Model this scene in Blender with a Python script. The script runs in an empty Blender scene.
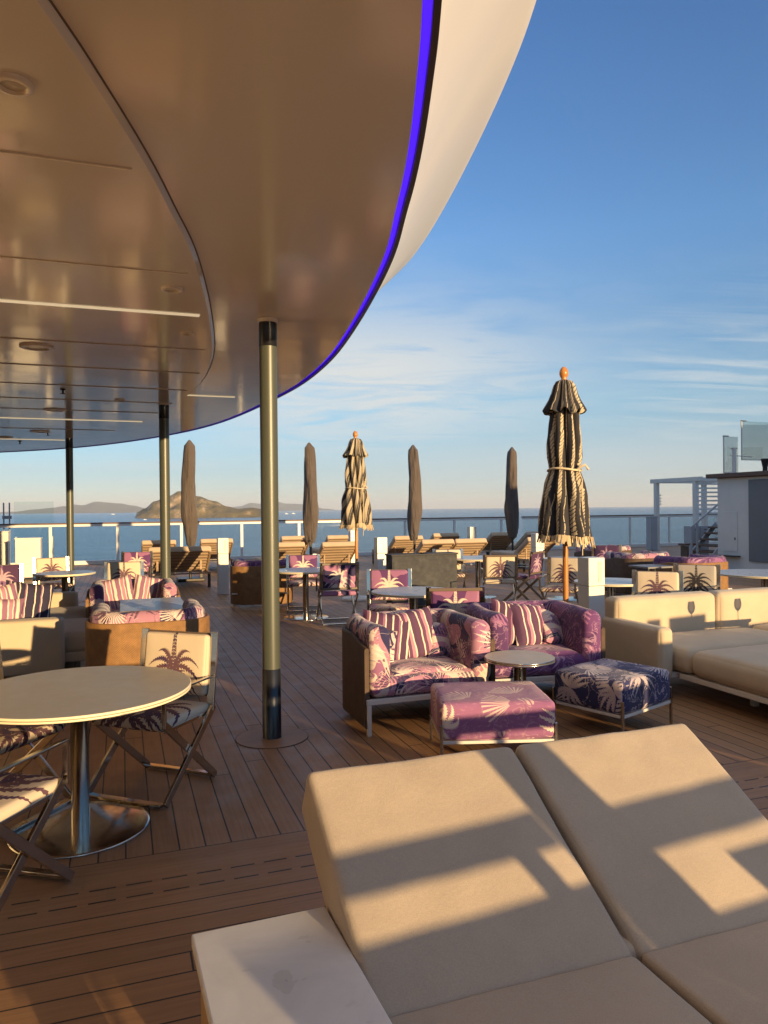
import bpy, math, random
from mathutils import Vector, Matrix, noise
random.seed(7)
sc = bpy.context.scene
COL = sc.collection
PI = math.pi
TH = math.radians(19.5)                       # the ship's long axis leans this far to the left
FX, FY = -math.sin(TH), math.cos(TH)          # forward (towards the far rail)
RX, RY = math.cos(TH), math.sin(TH)           # across the deck
H_EYE = 1.65

# ------------------------------------------------------------------ materials
class NT:
    def __init__(s, nt): s.nt = nt; s.n = nt.nodes; s.l = nt.links
    def new(s, t, **k):
        n = s.n.new(t)
        for a, v in k.items(): setattr(n, a, v)
        return n
    def put(s, sock, v):
        if v is None: return
        if isinstance(v, bpy.types.NodeSocket): s.l.new(v, sock)
        else: sock.default_value = v
    def m(s, op, a, b=None, c=None, clamp=False):
        n = s.new('ShaderNodeMath', operation=op); n.use_clamp = clamp
        s.put(n.inputs[0], a); s.put(n.inputs[1], b); s.put(n.inputs[2], c)
        return n.outputs[0]
    def mix(s, f, a, b, mode='MIX'):
        n = s.new('ShaderNodeMix', data_type='RGBA', blend_type=mode)
        s.put(n.inputs[0], f); s.put(n.inputs[6], a); s.put(n.inputs[7], b)
        return n.outputs[2]
    def noise(s, vec, scale, detail=3, rough=.5, dist=0.0):
        n = s.new('ShaderNodeTexNoise'); s.put(n.inputs['Vector'], vec)
        n.inputs['Scale'].default_value = scale; n.inputs['Detail'].default_value = detail
        n.inputs['Roughness'].default_value = rough; n.inputs['Distortion'].default_value = dist
        return n.outputs['Fac']
    def ramp(s, f, stops, interp='LINEAR'):
        n = s.new('ShaderNodeValToRGB'); r = n.color_ramp; r.interpolation = interp
        while len(r.elements) < len(stops): r.elements.new(.5)
        for e, (p, c) in zip(r.elements, stops):
            e.position = p; e.color = c if len(c) == 4 else (*c, 1)
        s.put(n.inputs[0], f); return n.outputs[0]
    def bump(s, h, strength=.3, dist=.01, normal=None):
        n = s.new('ShaderNodeBump'); n.inputs['Strength'].default_value = strength
        n.inputs['Distance'].default_value = dist; s.put(n.inputs['Height'], h)
        if normal is not None: s.put(n.inputs['Normal'], normal)
        return n.outputs[0]
    def xyz(s, v):
        n = s.new('ShaderNodeSeparateXYZ'); s.put(n.inputs[0], v); return n.outputs
    def comb(s, x, y, z=0.0):
        n = s.new('ShaderNodeCombineXYZ'); s.put(n.inputs[0], x); s.put(n.inputs[1], y); s.put(n.inputs[2], z)
        return n.outputs[0]
    def uv(s): return s.new('ShaderNodeTexCoord').outputs['UV']
    def ob(s): return s.new('ShaderNodeTexCoord').outputs['Object']
    def mapv(s, v, loc=(0,0,0), rot=(0,0,0), scale=(1,1,1)):
        n = s.new('ShaderNodeMapping'); s.put(n.inputs[0], v)
        n.inputs[1].default_value = loc; n.inputs[2].default_value = rot; n.inputs[3].default_value = scale
        return n.outputs[0]

def rgba(c): return (*c, 1.0)
def mat(name, color=(.5,.5,.5), rough=.5, metal=0.0, build=None, **kw):
    m = bpy.data.materials.new(name); m.use_nodes = True
    T = NT(m.node_tree); b = T.n['Principled BSDF']
    b.inputs['Base Color'].default_value = rgba(color)
    b.inputs['Roughness'].default_value = rough; b.inputs['Metallic'].default_value = metal
    for k, v in kw.items(): b.inputs[k.replace('_', ' ')].default_value = v
    if build: build(T, b)
    return m

def weave(T, b, base, var=.12, scale=900.0, bumpy=.25):
    o = T.ob()
    big = T.noise(o, 3.0, 4, .6)
    fine = T.noise(o, scale * .6, 2, .6)
    mid = T.noise(o, 60, 3, .6)
    dark = tuple(c * (1 - var) for c in base); light = tuple(min(1, c * (1 + var)) for c in base)
    col = T.ramp(big, [(.3, dark), (.7, light)])
    col = T.mix(.25, col, T.ramp(fine, [(.3, tuple(c*.6 for c in base)), (.7, tuple(min(1,c*1.3) for c in base))]))
    T.l.new(col, b.inputs['Base Color'])
    h = T.m('ADD', T.m('MULTIPLY', fine, .5), mid)
    T.l.new(T.bump(h, bumpy, .0025), b.inputs['Normal'])
    b.inputs['Sheen Weight'].default_value = .15

def fabric(name, base, var=.1, rough=.9): return mat(name, base, rough, build=lambda T, b: weave(T, b, base, var))
cream = fabric('cream_upholstery', (.51,.415,.29))
tan = mat('tan_daybed_canvas', (.415,.335,.25), .9, build=lambda T, b: weave(T, b, (.415,.335,.25), .10, 520, .4))
lounger_tan = fabric('lounger_cushion_canvas', (.48,.36,.24))
def wrinkled(name, base):
    def f(T, b):
        weave(T, b, base, .18)
        o = T.mapv(T.ob(), scale=(9, 9, 1.3))
        n = T.noise(o, 1.0, 4, .6)
        T.l.new(T.bump(n, .9, .09), b.inputs['Normal'])
    return mat(name, base, .85, build=f)
grey_canvas = wrinkled('grey_cover_canvas', (.088,.068,.058))

chrome = mat('polished_steel', (.50,.465,.41), .1, 1.0, build=lambda T, b: T.l.new(
    T.ramp(T.noise(T.ob(), 14, 3), [(.3, (.10,)*3), (.8, (.26,)*3)]), b.inputs['Roughness']))
dark_metal = mat('dark_bronze_metal', (.05,.045,.04), .4, .6)
def paint(name, c, rough=.35, var=.06):
    def f(T, b):
        n = T.noise(T.ob(), 1.7, 5, .65)
        T.l.new(T.ramp(n, [(.3, tuple(x*(1-var) for x in c)), (.7, tuple(min(1,x*(1+var)) for x in c))]), b.inputs['Base Color'])
        T.l.new(T.ramp(T.noise(T.ob(), 9, 4, .7), [(.3, (rough*.8,)*3), (.75, (min(1,rough*1.4),)*3)]), b.inputs['Roughness'])
        T.l.new(T.bump(T.noise(T.ob(), 35, 3), .05, .003), b.inputs['Normal'])
    return mat(name, c, rough, build=f)
white_paint = paint('white_paint', (.68,.66,.61))
frame_white = paint('offwhite_metal', (.62,.58,.52), .4)
grey_paint = paint('grey_paint', (.36,.38,.40), .45)
shaded_white = paint('shade_toned_white', (.045,.046,.05), .8, .03)  # white cabinet panels with their shade put into the colour
dark_panel = paint('dark_grey_panel', (.16,.165,.175), .4)
hull_white = mat('hull_white_gloss', (.80,.755,.66), .35, build=lambda T, b: T.l.new(T.ramp(T.noise(T.ob(), .7, 5, .6), [(.3, (.77,.725,.63)), (.7, (.82,.775,.68))]), b.inputs['Base Color']))
ceil_paint = mat('ceiling_gloss_paint', (.82,.79,.725), .2, build=lambda T, b: (
    T.l.new(T.bump(T.noise(T.ob(), 1.1, 3, .5), .12, .05, T.bump(T.noise(T.ob(), 90, 2, .5), .07, .003)), b.inputs['Normal']),
    T.l.new(T.ramp(T.noise(T.ob(), 2.5, 4), [(.3, (.08,)*3), (.8, (.17,)*3)]), b.inputs['Roughness'])), IOR=1.6)
seam_white = mat('seam_strip_cream', (.9,.85,.74), .35)
strip_light = mat('linear_ceiling_light', (.8,.7,.5), .4, Emission_Color=(1,.80,.50,1), Emission_Strength=.26)
seam_faint = mat('ceiling_joint_filler', (.72,.68,.60), .3)
seam_dark = mat('seam_shadow_gap', (.16,.135,.11), .5)
olive = mat('olive_metallic_paint', (.066,.073,.056), .38, 0.0)
black_paint = mat('black_sleeve_paint', (.012,.013,.016), .3)
trim_brown = mat('dark_trim', (.05,.035,.03), .4)
def woodf(c1, c2, sc_=(2, 30, 30)):
    def f(T, b):
        n = T.noise(T.mapv(T.ob(), scale=sc_), 1.0, 6, .65, .6)
        T.l.new(T.ramp(n, [(.3, c1), (.7, c2)]), b.inputs['Base Color'])
        T.l.new(T.bump(n, .15, .003), b.inputs['Normal'])
    return f
varnish = mat('varnished_umbrella_wood', (.5,.2,.05), .3, build=woodf((.34,.12,.025), (.58,.25,.06), (30,30,2)))
rail_wood = mat('weathered_rail_wood', (.1,.055,.035), .5, build=woodf((.07,.035,.025), (.16,.085,.05), (2,30,30)))
slat_wood = mat('slat_teak', (.34,.2,.09), .55, build=woodf((.27,.175,.10), (.42,.29,.18), (2,40,40)))
side_wood = mat('table_side_teak', (.4,.24,.1), .5, build=woodf((.3,.17,.07), (.48,.3,.14), (3,40,3)))
def marble(T, b):
    n = T.noise(T.ob(), 4.0, 6, .65, .8)
    s = T.noise(T.ob(), 9.0, 3, .5, 1.5)
    col = T.ramp(n, [(.35, (.60,.585,.55)), (.65, (.70,.685,.65))])
    stain = T.ramp(s, [(.66, (0,0,0)), (.72, (1,1,1))])
    col = T.mix(T.m('MULTIPLY', stain, .35), col, rgba((.42,.39,.36)))
    x = T.xyz(T.ob()); w_ = T.m('MULTIPLY', T.m('SUBTRACT', T.noise(T.ob(), 26, 3), .5), .06)
    du = T.m('DIVIDE', T.m('ADD', x[0], T.m('ADD', .005, w_)), .020); dv = T.m('DIVIDE', T.m('ADD', T.m('SUBTRACT', x[1], .05), T.m('MULTIPLY', w_, 1.4)), .042)
    sp = T.m('LESS_THAN', T.m('ADD', T.m('MULTIPLY', du, du), T.m('MULTIPLY', dv, dv)), 1.0)
    col = T.mix(T.m('MULTIPLY', sp, .35), col, rgba((.40,.37,.33)))
    T.l.new(col, b.inputs['Base Color'])
    T.l.new(T.ramp(n, [(.3, (.25,)*3), (.7, (.42,)*3)]), b.inputs['Roughness'])
stone_top = mat('pale_composite_top', (.65,.63,.6), .35, build=marble)
table_cream = paint('cream_laminate_top', (.50,.455,.36), .38, .05)
table_grey = paint('grey_laminate_top', (.46,.47,.47), .3, .05)
table_rim = mat('cream_table_edge', (.80,.70,.48), .4)
rim_groove = mat('edge_groove', (.16,.13,.09), .5)
def wickerf(c):
    def f(T, b):
        u = T.xyz(T.uv())
        a = T.m('SINE', T.m('MULTIPLY', u[0], 320.0)); v = T.m('SINE', T.m('ADD', T.m('MULTIPLY', u[1], 420.0), T.m('MULTIPLY', T.m('SIGN', a), PI/2)))
        h = T.m('ADD', T.m('MULTIPLY', T.m('ABSOLUTE', a), .5), T.m('MULTIPLY', v, .5))
        n = T.noise(T.uv(), 12, 4, .6)
        k = T.m('MULTIPLY', n, 1.0)
        col = T.ramp(k, [(.3, tuple(x*.75 for x in c)), (.7, tuple(x*1.25 for x in c))])
        col = T.mix(T.ramp(h, [(.0, (.55,)*3), (.5, (0,)*3)]), col, rgba(tuple(x*.35 for x in c)))
        T.l.new(col, b.inputs['Base Color']); T.l.new(T.bump(h, .6, .004), b.inputs['Normal'])
    return mat('wicker_weave', c, .6, build=f)
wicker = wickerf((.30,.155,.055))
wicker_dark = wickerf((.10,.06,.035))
def glassf(name, tint, gloss=.12, alpha=.12):
    m = bpy.data.materials.new(name); m.use_nodes = True
    T = NT(m.node_tree); T.n.remove(T.n['Principled BSDF'])
    tr = T.new('ShaderNodeBsdfTransparent'); tr.inputs[0].default_value = rgba(tint)
    gl = T.new('ShaderNodeBsdfGlossy'); gl.inputs['Roughness'].default_value = .02
    fr = T.new('ShaderNodeFresnel'); fr.inputs[0].default_value = 1.45
    mx = T.new('ShaderNodeMixShader'); T.l.new(T.m('MULTIPLY', fr.outputs[0], gloss*5), mx.inputs[0])
    T.l.new(tr.outputs[0], mx.inputs[1]); T.l.new(gl.outputs[0], mx.inputs[2])
    T.l.new(mx.outputs[0], T.n['Material Output'].inputs[0]); return m
glass = glassf('clear_windscreen_glass', (.93,.965,.96))
green_glass = glassf('green_tinted_glass', (.95,.985,.97), .14)
wine_glass = glassf('wine_glass_crystal', (.62,.60,.58), .3)
led = mat('violet_led_strip', (.05,.01,.2), .4, Emission_Color=(.075,.012,1,1), Emission_Strength=.55)
lamp_lens = mat('downlight_lens', (.62,.58,.5), .25)
sand_metal = mat('brass_tone_steel', (.55,.45,.28), .22, 1.0)

# palm prints -------------------------------------------------------
def palm(T, u, v, n=9, R=.2, W=.035, droop=1.5, freq=260.0, rot=None):
    v = T.m('ADD', v, T.m('MULTIPLY', T.m('MULTIPLY', u, u), droop / max(R*5, .2)))
    r = T.m('SQRT', T.m('ADD', T.m('MULTIPLY', u, u), T.m('MULTIPLY', v, v)))
    a = T.m('ARCTAN2', v, u)
    if rot is not None: a = T.m('ADD', a, rot)
    loc = T.m('SUBTRACT', T.m('FRACT', T.m('ADD', T.m('MULTIPLY', a, n/(2*PI)), 8.25)), .5)
    d = T.m('MULTIPLY', T.m('MULTIPLY', T.m('ABSOLUTE', loc), r), 2*PI/n)
    rr = T.m('DIVIDE', r, R, clamp=True)
    w = T.m('MULTIPLY', T.m('MULTIPLY', rr, T.m('SUBTRACT', 1.0, rr)), 4*W)
    st = T.m('SINE', T.m('SUBTRACT', T.m('MULTIPLY', r, freq), T.m('MULTIPLY', d, freq*1.1)))
    w2 = T.m('MULTIPLY', w, T.m('ADD', .72, T.m('MULTIPLY', st, .3)))
    body = T.m('LESS_THAN', d, w2)
    spine = T.m('LESS_THAN', d, T.m('MULTIPLY', w, .10))
    return T.m('SUBTRACT', body, T.m('MULTIPLY', T.m('MULTIPLY', spine, body), .6))

def fronds(T, u, v, scale=1.0, W=.019, freq=300.0, sets=((2.4,13,.12),(1.25,6.5,.19),(.45,4.2,.225),(-.25,3.4,.20),(-1.1,2.2,.13))):
    """arching feather fronds springing from the crown at (0,0), mirrored left and right"""
    wob = T.m('MULTIPLY', T.m('SUBTRACT', T.noise(T.comb(u, v), 7.0/scale, 1), .5), .035*scale)
    au = T.m('ABSOLUTE', u); k = None
    for a, b_, L in sets:
        L *= scale; b2 = b_/scale
        c = T.m('SUBTRACT', T.m('MULTIPLY', au, a), T.m('MULTIPLY', T.m('MULTIPLY', au, au), b2))
        sl = T.m('SUBTRACT', a, T.m('MULTIPLY', au, 2*b2))
        d = T.m('DIVIDE', T.m('SUBTRACT', T.m('ADD', v, wob), c), T.m('SQRT', T.m('ADD', 1.0, T.m('MULTIPLY', sl, sl))))
        t_ = T.m('DIVIDE', au, L, clamp=True)
        w = T.m('MULTIPLY', T.m('SINE', T.m('MULTIPLY', T.m('POWER', t_, .6), PI)), W*scale)
        ad = T.m('ABSOLUTE', d)
        st = T.m('SINE', T.m('SUBTRACT', T.m('MULTIPLY', au, freq*math.sqrt(1+a*a*.5)/scale), T.m('MULTIPLY', ad, freq*1.2/scale)))
        w = T.m('MULTIPLY', w, T.m('ADD', .74, T.m('MULTIPLY', st, .26)))
        q = T.m('LESS_THAN', ad, w)
        k = q if k is None else T.m('MAXIMUM', k, q)
    return k
def chair_fabric(name, bases, leaf, leaf2=None):
    """one palm per panel: trunk up to the top edge, fronds arching out from the crown"""
    def f(T, b):
        x = T.xyz(T.uv()); u = x[0]; v = x[1]
        crown = fronds(T, u, v)
        low = fronds(T, u, T.m('ADD', v, .10), .8, .017)
        tw = T.m('ADD', .0095, T.m('MULTIPLY', T.m('SUBTRACT', .26, v), .05))
        trunk = T.m('MULTIPLY', T.m('LESS_THAN', T.m('ABSOLUTE', u), tw), T.m('GREATER_THAN', v, -.03))
        tex = T.m('GREATER_THAN', T.m('ADD', T.noise(T.uv(), 160, 2), T.m('MULTIPLY', T.m('SINE', T.m('MULTIPLY', v, 300)), .08)), .42)
        trunk = T.m('MULTIPLY', trunk, tex)
        k = T.m('MAXIMUM', T.m('MAXIMUM', crown, trunk), low)
        base = T.ramp(T.noise(T.uv(), 3.1, 1, .4), [(i/len(bases)*.5+.28, c) for i, c in enumerate(bases)], 'CONSTANT') if len(bases) > 1 else rgba(bases[0])
        lf = T.mix(T.m('GREATER_THAN', T.noise(T.uv(), 9, 2), .55), rgba(leaf), rgba(leaf2 or leaf))
        T.l.new(T.mix(k, base, lf), b.inputs['Base Color'])
        T.l.new(T.bump(T.noise(T.uv(), 300, 2), .2, .003, T.bump(T.noise(T.uv(), 9, 2), .25, .02)), b.inputs['Normal'])
    return mat(name, bases[0], .85, build=f)
fab_cream = chair_fabric('cream_palm_canvas', [(.60,.495,.36)], (.115,.055,.075), (.06,.03,.08))
fab_mauve = chair_fabric('mauve_palm_canvas', [(.10,.03,.12), (.28,.115,.22), (.33,.145,.25)], (.66,.54,.44))
fab_navy = chair_fabric('navy_palm_canvas', [(.03,.02,.075), (.36,.16,.27), (.03,.02,.07), (.60,.50,.42)], (.62,.52,.48), (.38,.2,.3))
fab_plum = chair_fabric('plum_palm_canvas', [(.06,.022,.07), (.035,.016,.055)], (.45,.3,.36), (.2,.1,.2))
fab_black = chair_fabric('black_and_cream_palm_canvas', [(.42,.37,.31)], (.02,.016,.02))

def tile_fabric(name, bases, leaf, leaf2, cell=.42, seed=0.0, zone=1.6, cover=.95, stops=None, busy=1.0):
    def f(T, b):
        o = T.mapv(T.uv(), loc=(seed, seed*.37, 0))
        big = T.noise(o, zone, 1, .4, .3)
        n_ = len(bases)
        base = T.ramp(big, [((stops[i] if stops else .30 + .42*i/n_), c) for i, c in enumerate(bases)], 'CONSTANT')
        masks = []
        for q, (c_, nfr, off, W) in enumerate(((cell, 9, .0, .16), (cell*.62, 7, .37, .15))):
            s = T.mapv(o, loc=(off, off*1.7, 0), rot=(0, 0, .5*q), scale=(1/c_,)*3)
            x = T.xyz(s)
            fx = T.m('FLOOR', x[0]); fy = T.m('FLOOR', x[1])
            wn = T.new('ShaderNodeTexWhiteNoise', noise_dimensions='2D'); T.l.new(T.comb(fx, fy), wn.inputs['Vector'])
            rnd = T.xyz(wn.outputs['Color'])
            u = T.m('ADD', T.m('SUBTRACT', T.m('SUBTRACT', x[0], fx), .5), T.m('MULTIPLY', T.m('SUBTRACT', rnd[0], .5), .2))
            v = T.m('ADD', T.m('SUBTRACT', T.m('SUBTRACT', x[1], fy), .5), T.m('MULTIPLY', T.m('SUBTRACT', rnd[1], .5), .2))
            ang = T.m('MULTIPLY', rnd[2], 6.28); ca = T.m('COSINE', ang); sa = T.m('SINE', ang)
            ur = T.m('SUBTRACT', T.m('MULTIPLY', u, ca), T.m('MULTIPLY', v, sa)); vr = T.m('ADD', T.m('MULTIPLY', u, sa), T.m('MULTIPLY', v, ca))
            if q == 0:
                p = fronds(T, ur, T.m('ADD', vr, -.05), 2.1, .024, 300)
            else:
                r_ = T.m('SQRT', T.m('ADD', T.m('MULTIPLY', ur, ur), T.m('MULTIPLY', T.m('ADD', vr, .3), T.m('ADD', vr, .3))))
                a_ = T.m('ARCTAN2', T.m('ADD', vr, .3), ur)
                ray = T.m('GREATER_THAN', T.m('SINE', T.m('MULTIPLY', a_, 34)), T.m('SUBTRACT', T.m('MULTIPLY', r_, 1.9), .95))
                sect = T.m('MULTIPLY', T.m('GREATER_THAN', a_, .55), T.m('LESS_THAN', a_, 2.6))
                p = T.m('MULTIPLY', T.m('MULTIPLY', ray, sect), T.m('MULTIPLY', T.m('LESS_THAN', r_, .74), T.m('GREATER_THAN', r_, .10)))
            masks.append(T.m('MULTIPLY', p, T.m('LESS_THAN', rnd[1], cover if q == 0 else cover*.6)))
        col = T.mix(masks[0], base, rgba(leaf)); col = T.mix(masks[1], col, rgba(leaf2))
        # broad banana leaves
        w = T.new('ShaderNodeTexVoronoi', feature='DISTANCE_TO_EDGE'); T.l.new(T.mapv(o, rot=(0,0,.7), scale=(2.2,5.5,1)), w.inputs['Vector']); w.inputs['Scale'].default_value = 1.0
        band = T.m('MULTIPLY', T.m('GREATER_THAN', w.outputs['Distance'], .22), T.m('GREATER_THAN', T.noise(o, 2.3, 1), .56))
        rib = T.m('GREATER_THAN', T.m('SINE', T.m('MULTIPLY', T.xyz(T.mapv(o, rot=(0,0,-.3)))[0], 210)), -.3)
        col = T.mix(T.m('MULTIPLY', T.m('MULTIPLY', band, rib), .85), col, rgba(leaf2))
        # fine drawn line work and dry-brush mottling over the print
        ln_ = T.m('LESS_THAN', T.m('ABSOLUTE', T.m('SUBTRACT', T.noise(o, 7.0, 3, .6, .9), .5)), .012)
        dab = T.m('GREATER_THAN', T.noise(T.mapv(o, rot=(0,0,.6), scale=(20, 75, 1)), 1.0, 2), .63)
        dab = T.m('MULTIPLY', dab, T.m('GREATER_THAN', T.noise(o, 3.7, 2), .53))
        col = T.mix(T.m('MULTIPLY', ln_, .6*busy), col, rgba(leaf)); col = T.mix(T.m('MULTIPLY', dab, .55*busy), col, rgba(leaf2))
        T.l.new(col, b.inputs['Base Color'])
        T.l.new(T.bump(T.noise(T.uv(), 240, 2), .2, .003, T.bump(T.noise(T.uv(), 5, 3), .35, .03)), b.inputs['Normal'])
        b.inputs['Sheen Weight'].default_value = .15
    return mat(name, bases[0], .85, build=f)
PLUM, MAUVE, NAVY, PALE, ROSE = (.10,.030,.115), (.27,.11,.215), (.020,.017,.075), (.56,.45,.40), (.38,.18,.255)
tub_pink = tile_fabric('rose_jungle_print', [ROSE, MAUVE, PALE, NAVY, ROSE, PLUM], (.10,.04,.09), (.66,.52,.46), .34, 1.3, 2.6)
tub_warm = tile_fabric('mauve_jungle_print', [MAUVE, ROSE, NAVY, ROSE, PALE, MAUVE], (.66,.52,.46), (.07,.03,.09), .34, 4.1, 2.4)
tub_purple = tile_fabric('purple_jungle_print', [PLUM, (.075,.024,.10), (.125,.038,.14), PLUM, (.055,.02,.09)], (.42,.24,.34), (.30,.12,.24), .5, 2.2, 1.2, .6)
pouf_pink = tile_fabric('mauve_pouf_print', [(.29,.115,.235), (.26,.10,.22), (.32,.135,.25)], (.70,.56,.46), (.62,.44,.42), .44, .62, 1.0, .6, busy=.3)
pouf_blue = tile_fabric('navy_pouf_print', [(.014,.016,.075), (.018,.02,.095), (.012,.014,.065)], (.44,.36,.37), (.50,.43,.44), .40, 3.45, 1.0, 1.0)

def stripe_fabric(name, cols, period=.16):
    def f(T, b):
        u = T.xyz(T.uv())[0]
        t = T.m('FRACT', T.m('ADD', T.m('DIVIDE', u, period), T.m('MULTIPLY', T.noise(T.uv(), 9, 2), .16)))
        T.l.new(T.ramp(t, cols, 'CONSTANT'), b.inputs['Base Color'])
        T.l.new(T.bump(T.noise(T.uv(), 250, 2), .2, .003, T.bump(T.noise(T.uv(), 9, 3), .3, .03)), b.inputs['Normal'])
    return mat(name, cols[0][1], .85, build=f)
CR = (.66,.57,.46); MV = (.26,.12,.20); NV = (.025,.02,.05); PK = (.42,.2,.27)
str_purple = stripe_fabric('cream_and_plum_stripe', [(0, CR), (.2, MV), (.5, CR), (.58, PK), (.8, CR), (.86, MV)])
str_navy = stripe_fabric('navy_stripe', [(0, NV), (.34, CR), (.42, NV), (.72, MV), (.80, CR), (.85, NV)])
str_dark = stripe_fabric('dark_plum_stripe', [(0, (.07,.03,.07)), (.3, CR), (.40, (.09,.03,.08)), (.7, MV), (.84, CR), (.92, (.07,.03,.07))], .13)
str_plum = stripe_fabric('plum_stripe', [(0, (.10,.04,.09)), (.28, CR), (.36, (.12,.045,.10)), (.56, PK), (.74, CR), (.82, (.08,.035,.08))], .15)
def umb_fabric(name, nstripe, slant, w):
    def f(T, b):
        x = T.xyz(T.uv())
        edge = T.m('MULTIPLY', T.m('SINE', T.m('MULTIPLY', x[1], 190)), .02)
        t = T.m('FRACT', T.m('ADD', T.m('ADD', T.m('MULTIPLY', x[0], nstripe), T.m('MULTIPLY', x[1], slant)), T.m('MULTIPLY', T.noise(T.uv(), 4, 2), .5)))
        k = T.m('LESS_THAN', T.m('ADD', T.m('ABSOLUTE', T.m('SUBTRACT', t, .5)), edge), w)
        rope = T.m('GREATER_THAN', T.m('SINE', T.m('ADD', T.m('MULTIPLY', x[1], 150), T.m('ADD', T.m('MULTIPLY', t, 26), T.m('MULTIPLY', T.noise(T.uv(), 8, 2), 12)))), -.72)
        k = T.m('MULTIPLY', k, rope)
        k = T.m('MAXIMUM', k, T.m('MULTIPLY', T.m('LESS_THAN', T.m('ABSOLUTE', T.m('SUBTRACT', t, .93)), .022), T.m('GREATER_THAN', T.noise(T.uv(), 60, 2), .42)))
        col = T.mix(k, rgba((.022,.021,.026)), T.mix(T.noise(T.uv(), 30, 3), rgba((.60,.50,.34)), rgba((.44,.36,.24))))
        T.l.new(col, b.inputs['Base Color'])
        T.l.new(T.bump(T.noise(T.mapv(T.uv(), scale=(40, 4, 1)), 1, 3), .5, .03), b.inputs['Normal'])
    return mat(name, (.03,.03,.03), .85, build=f)
umb_black = umb_fabric('black_umbrella_stripe', 9, .25, .125)
umb_cream = umb_fabric('black_and_cream_umbrella_stripe', 14, 1.6, .25)
fringe_mat = fabric('cream_fringe', (.56,.44,.27), .3)
rope_mat = fabric('cream_rope', (.62,.5,.33))

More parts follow.
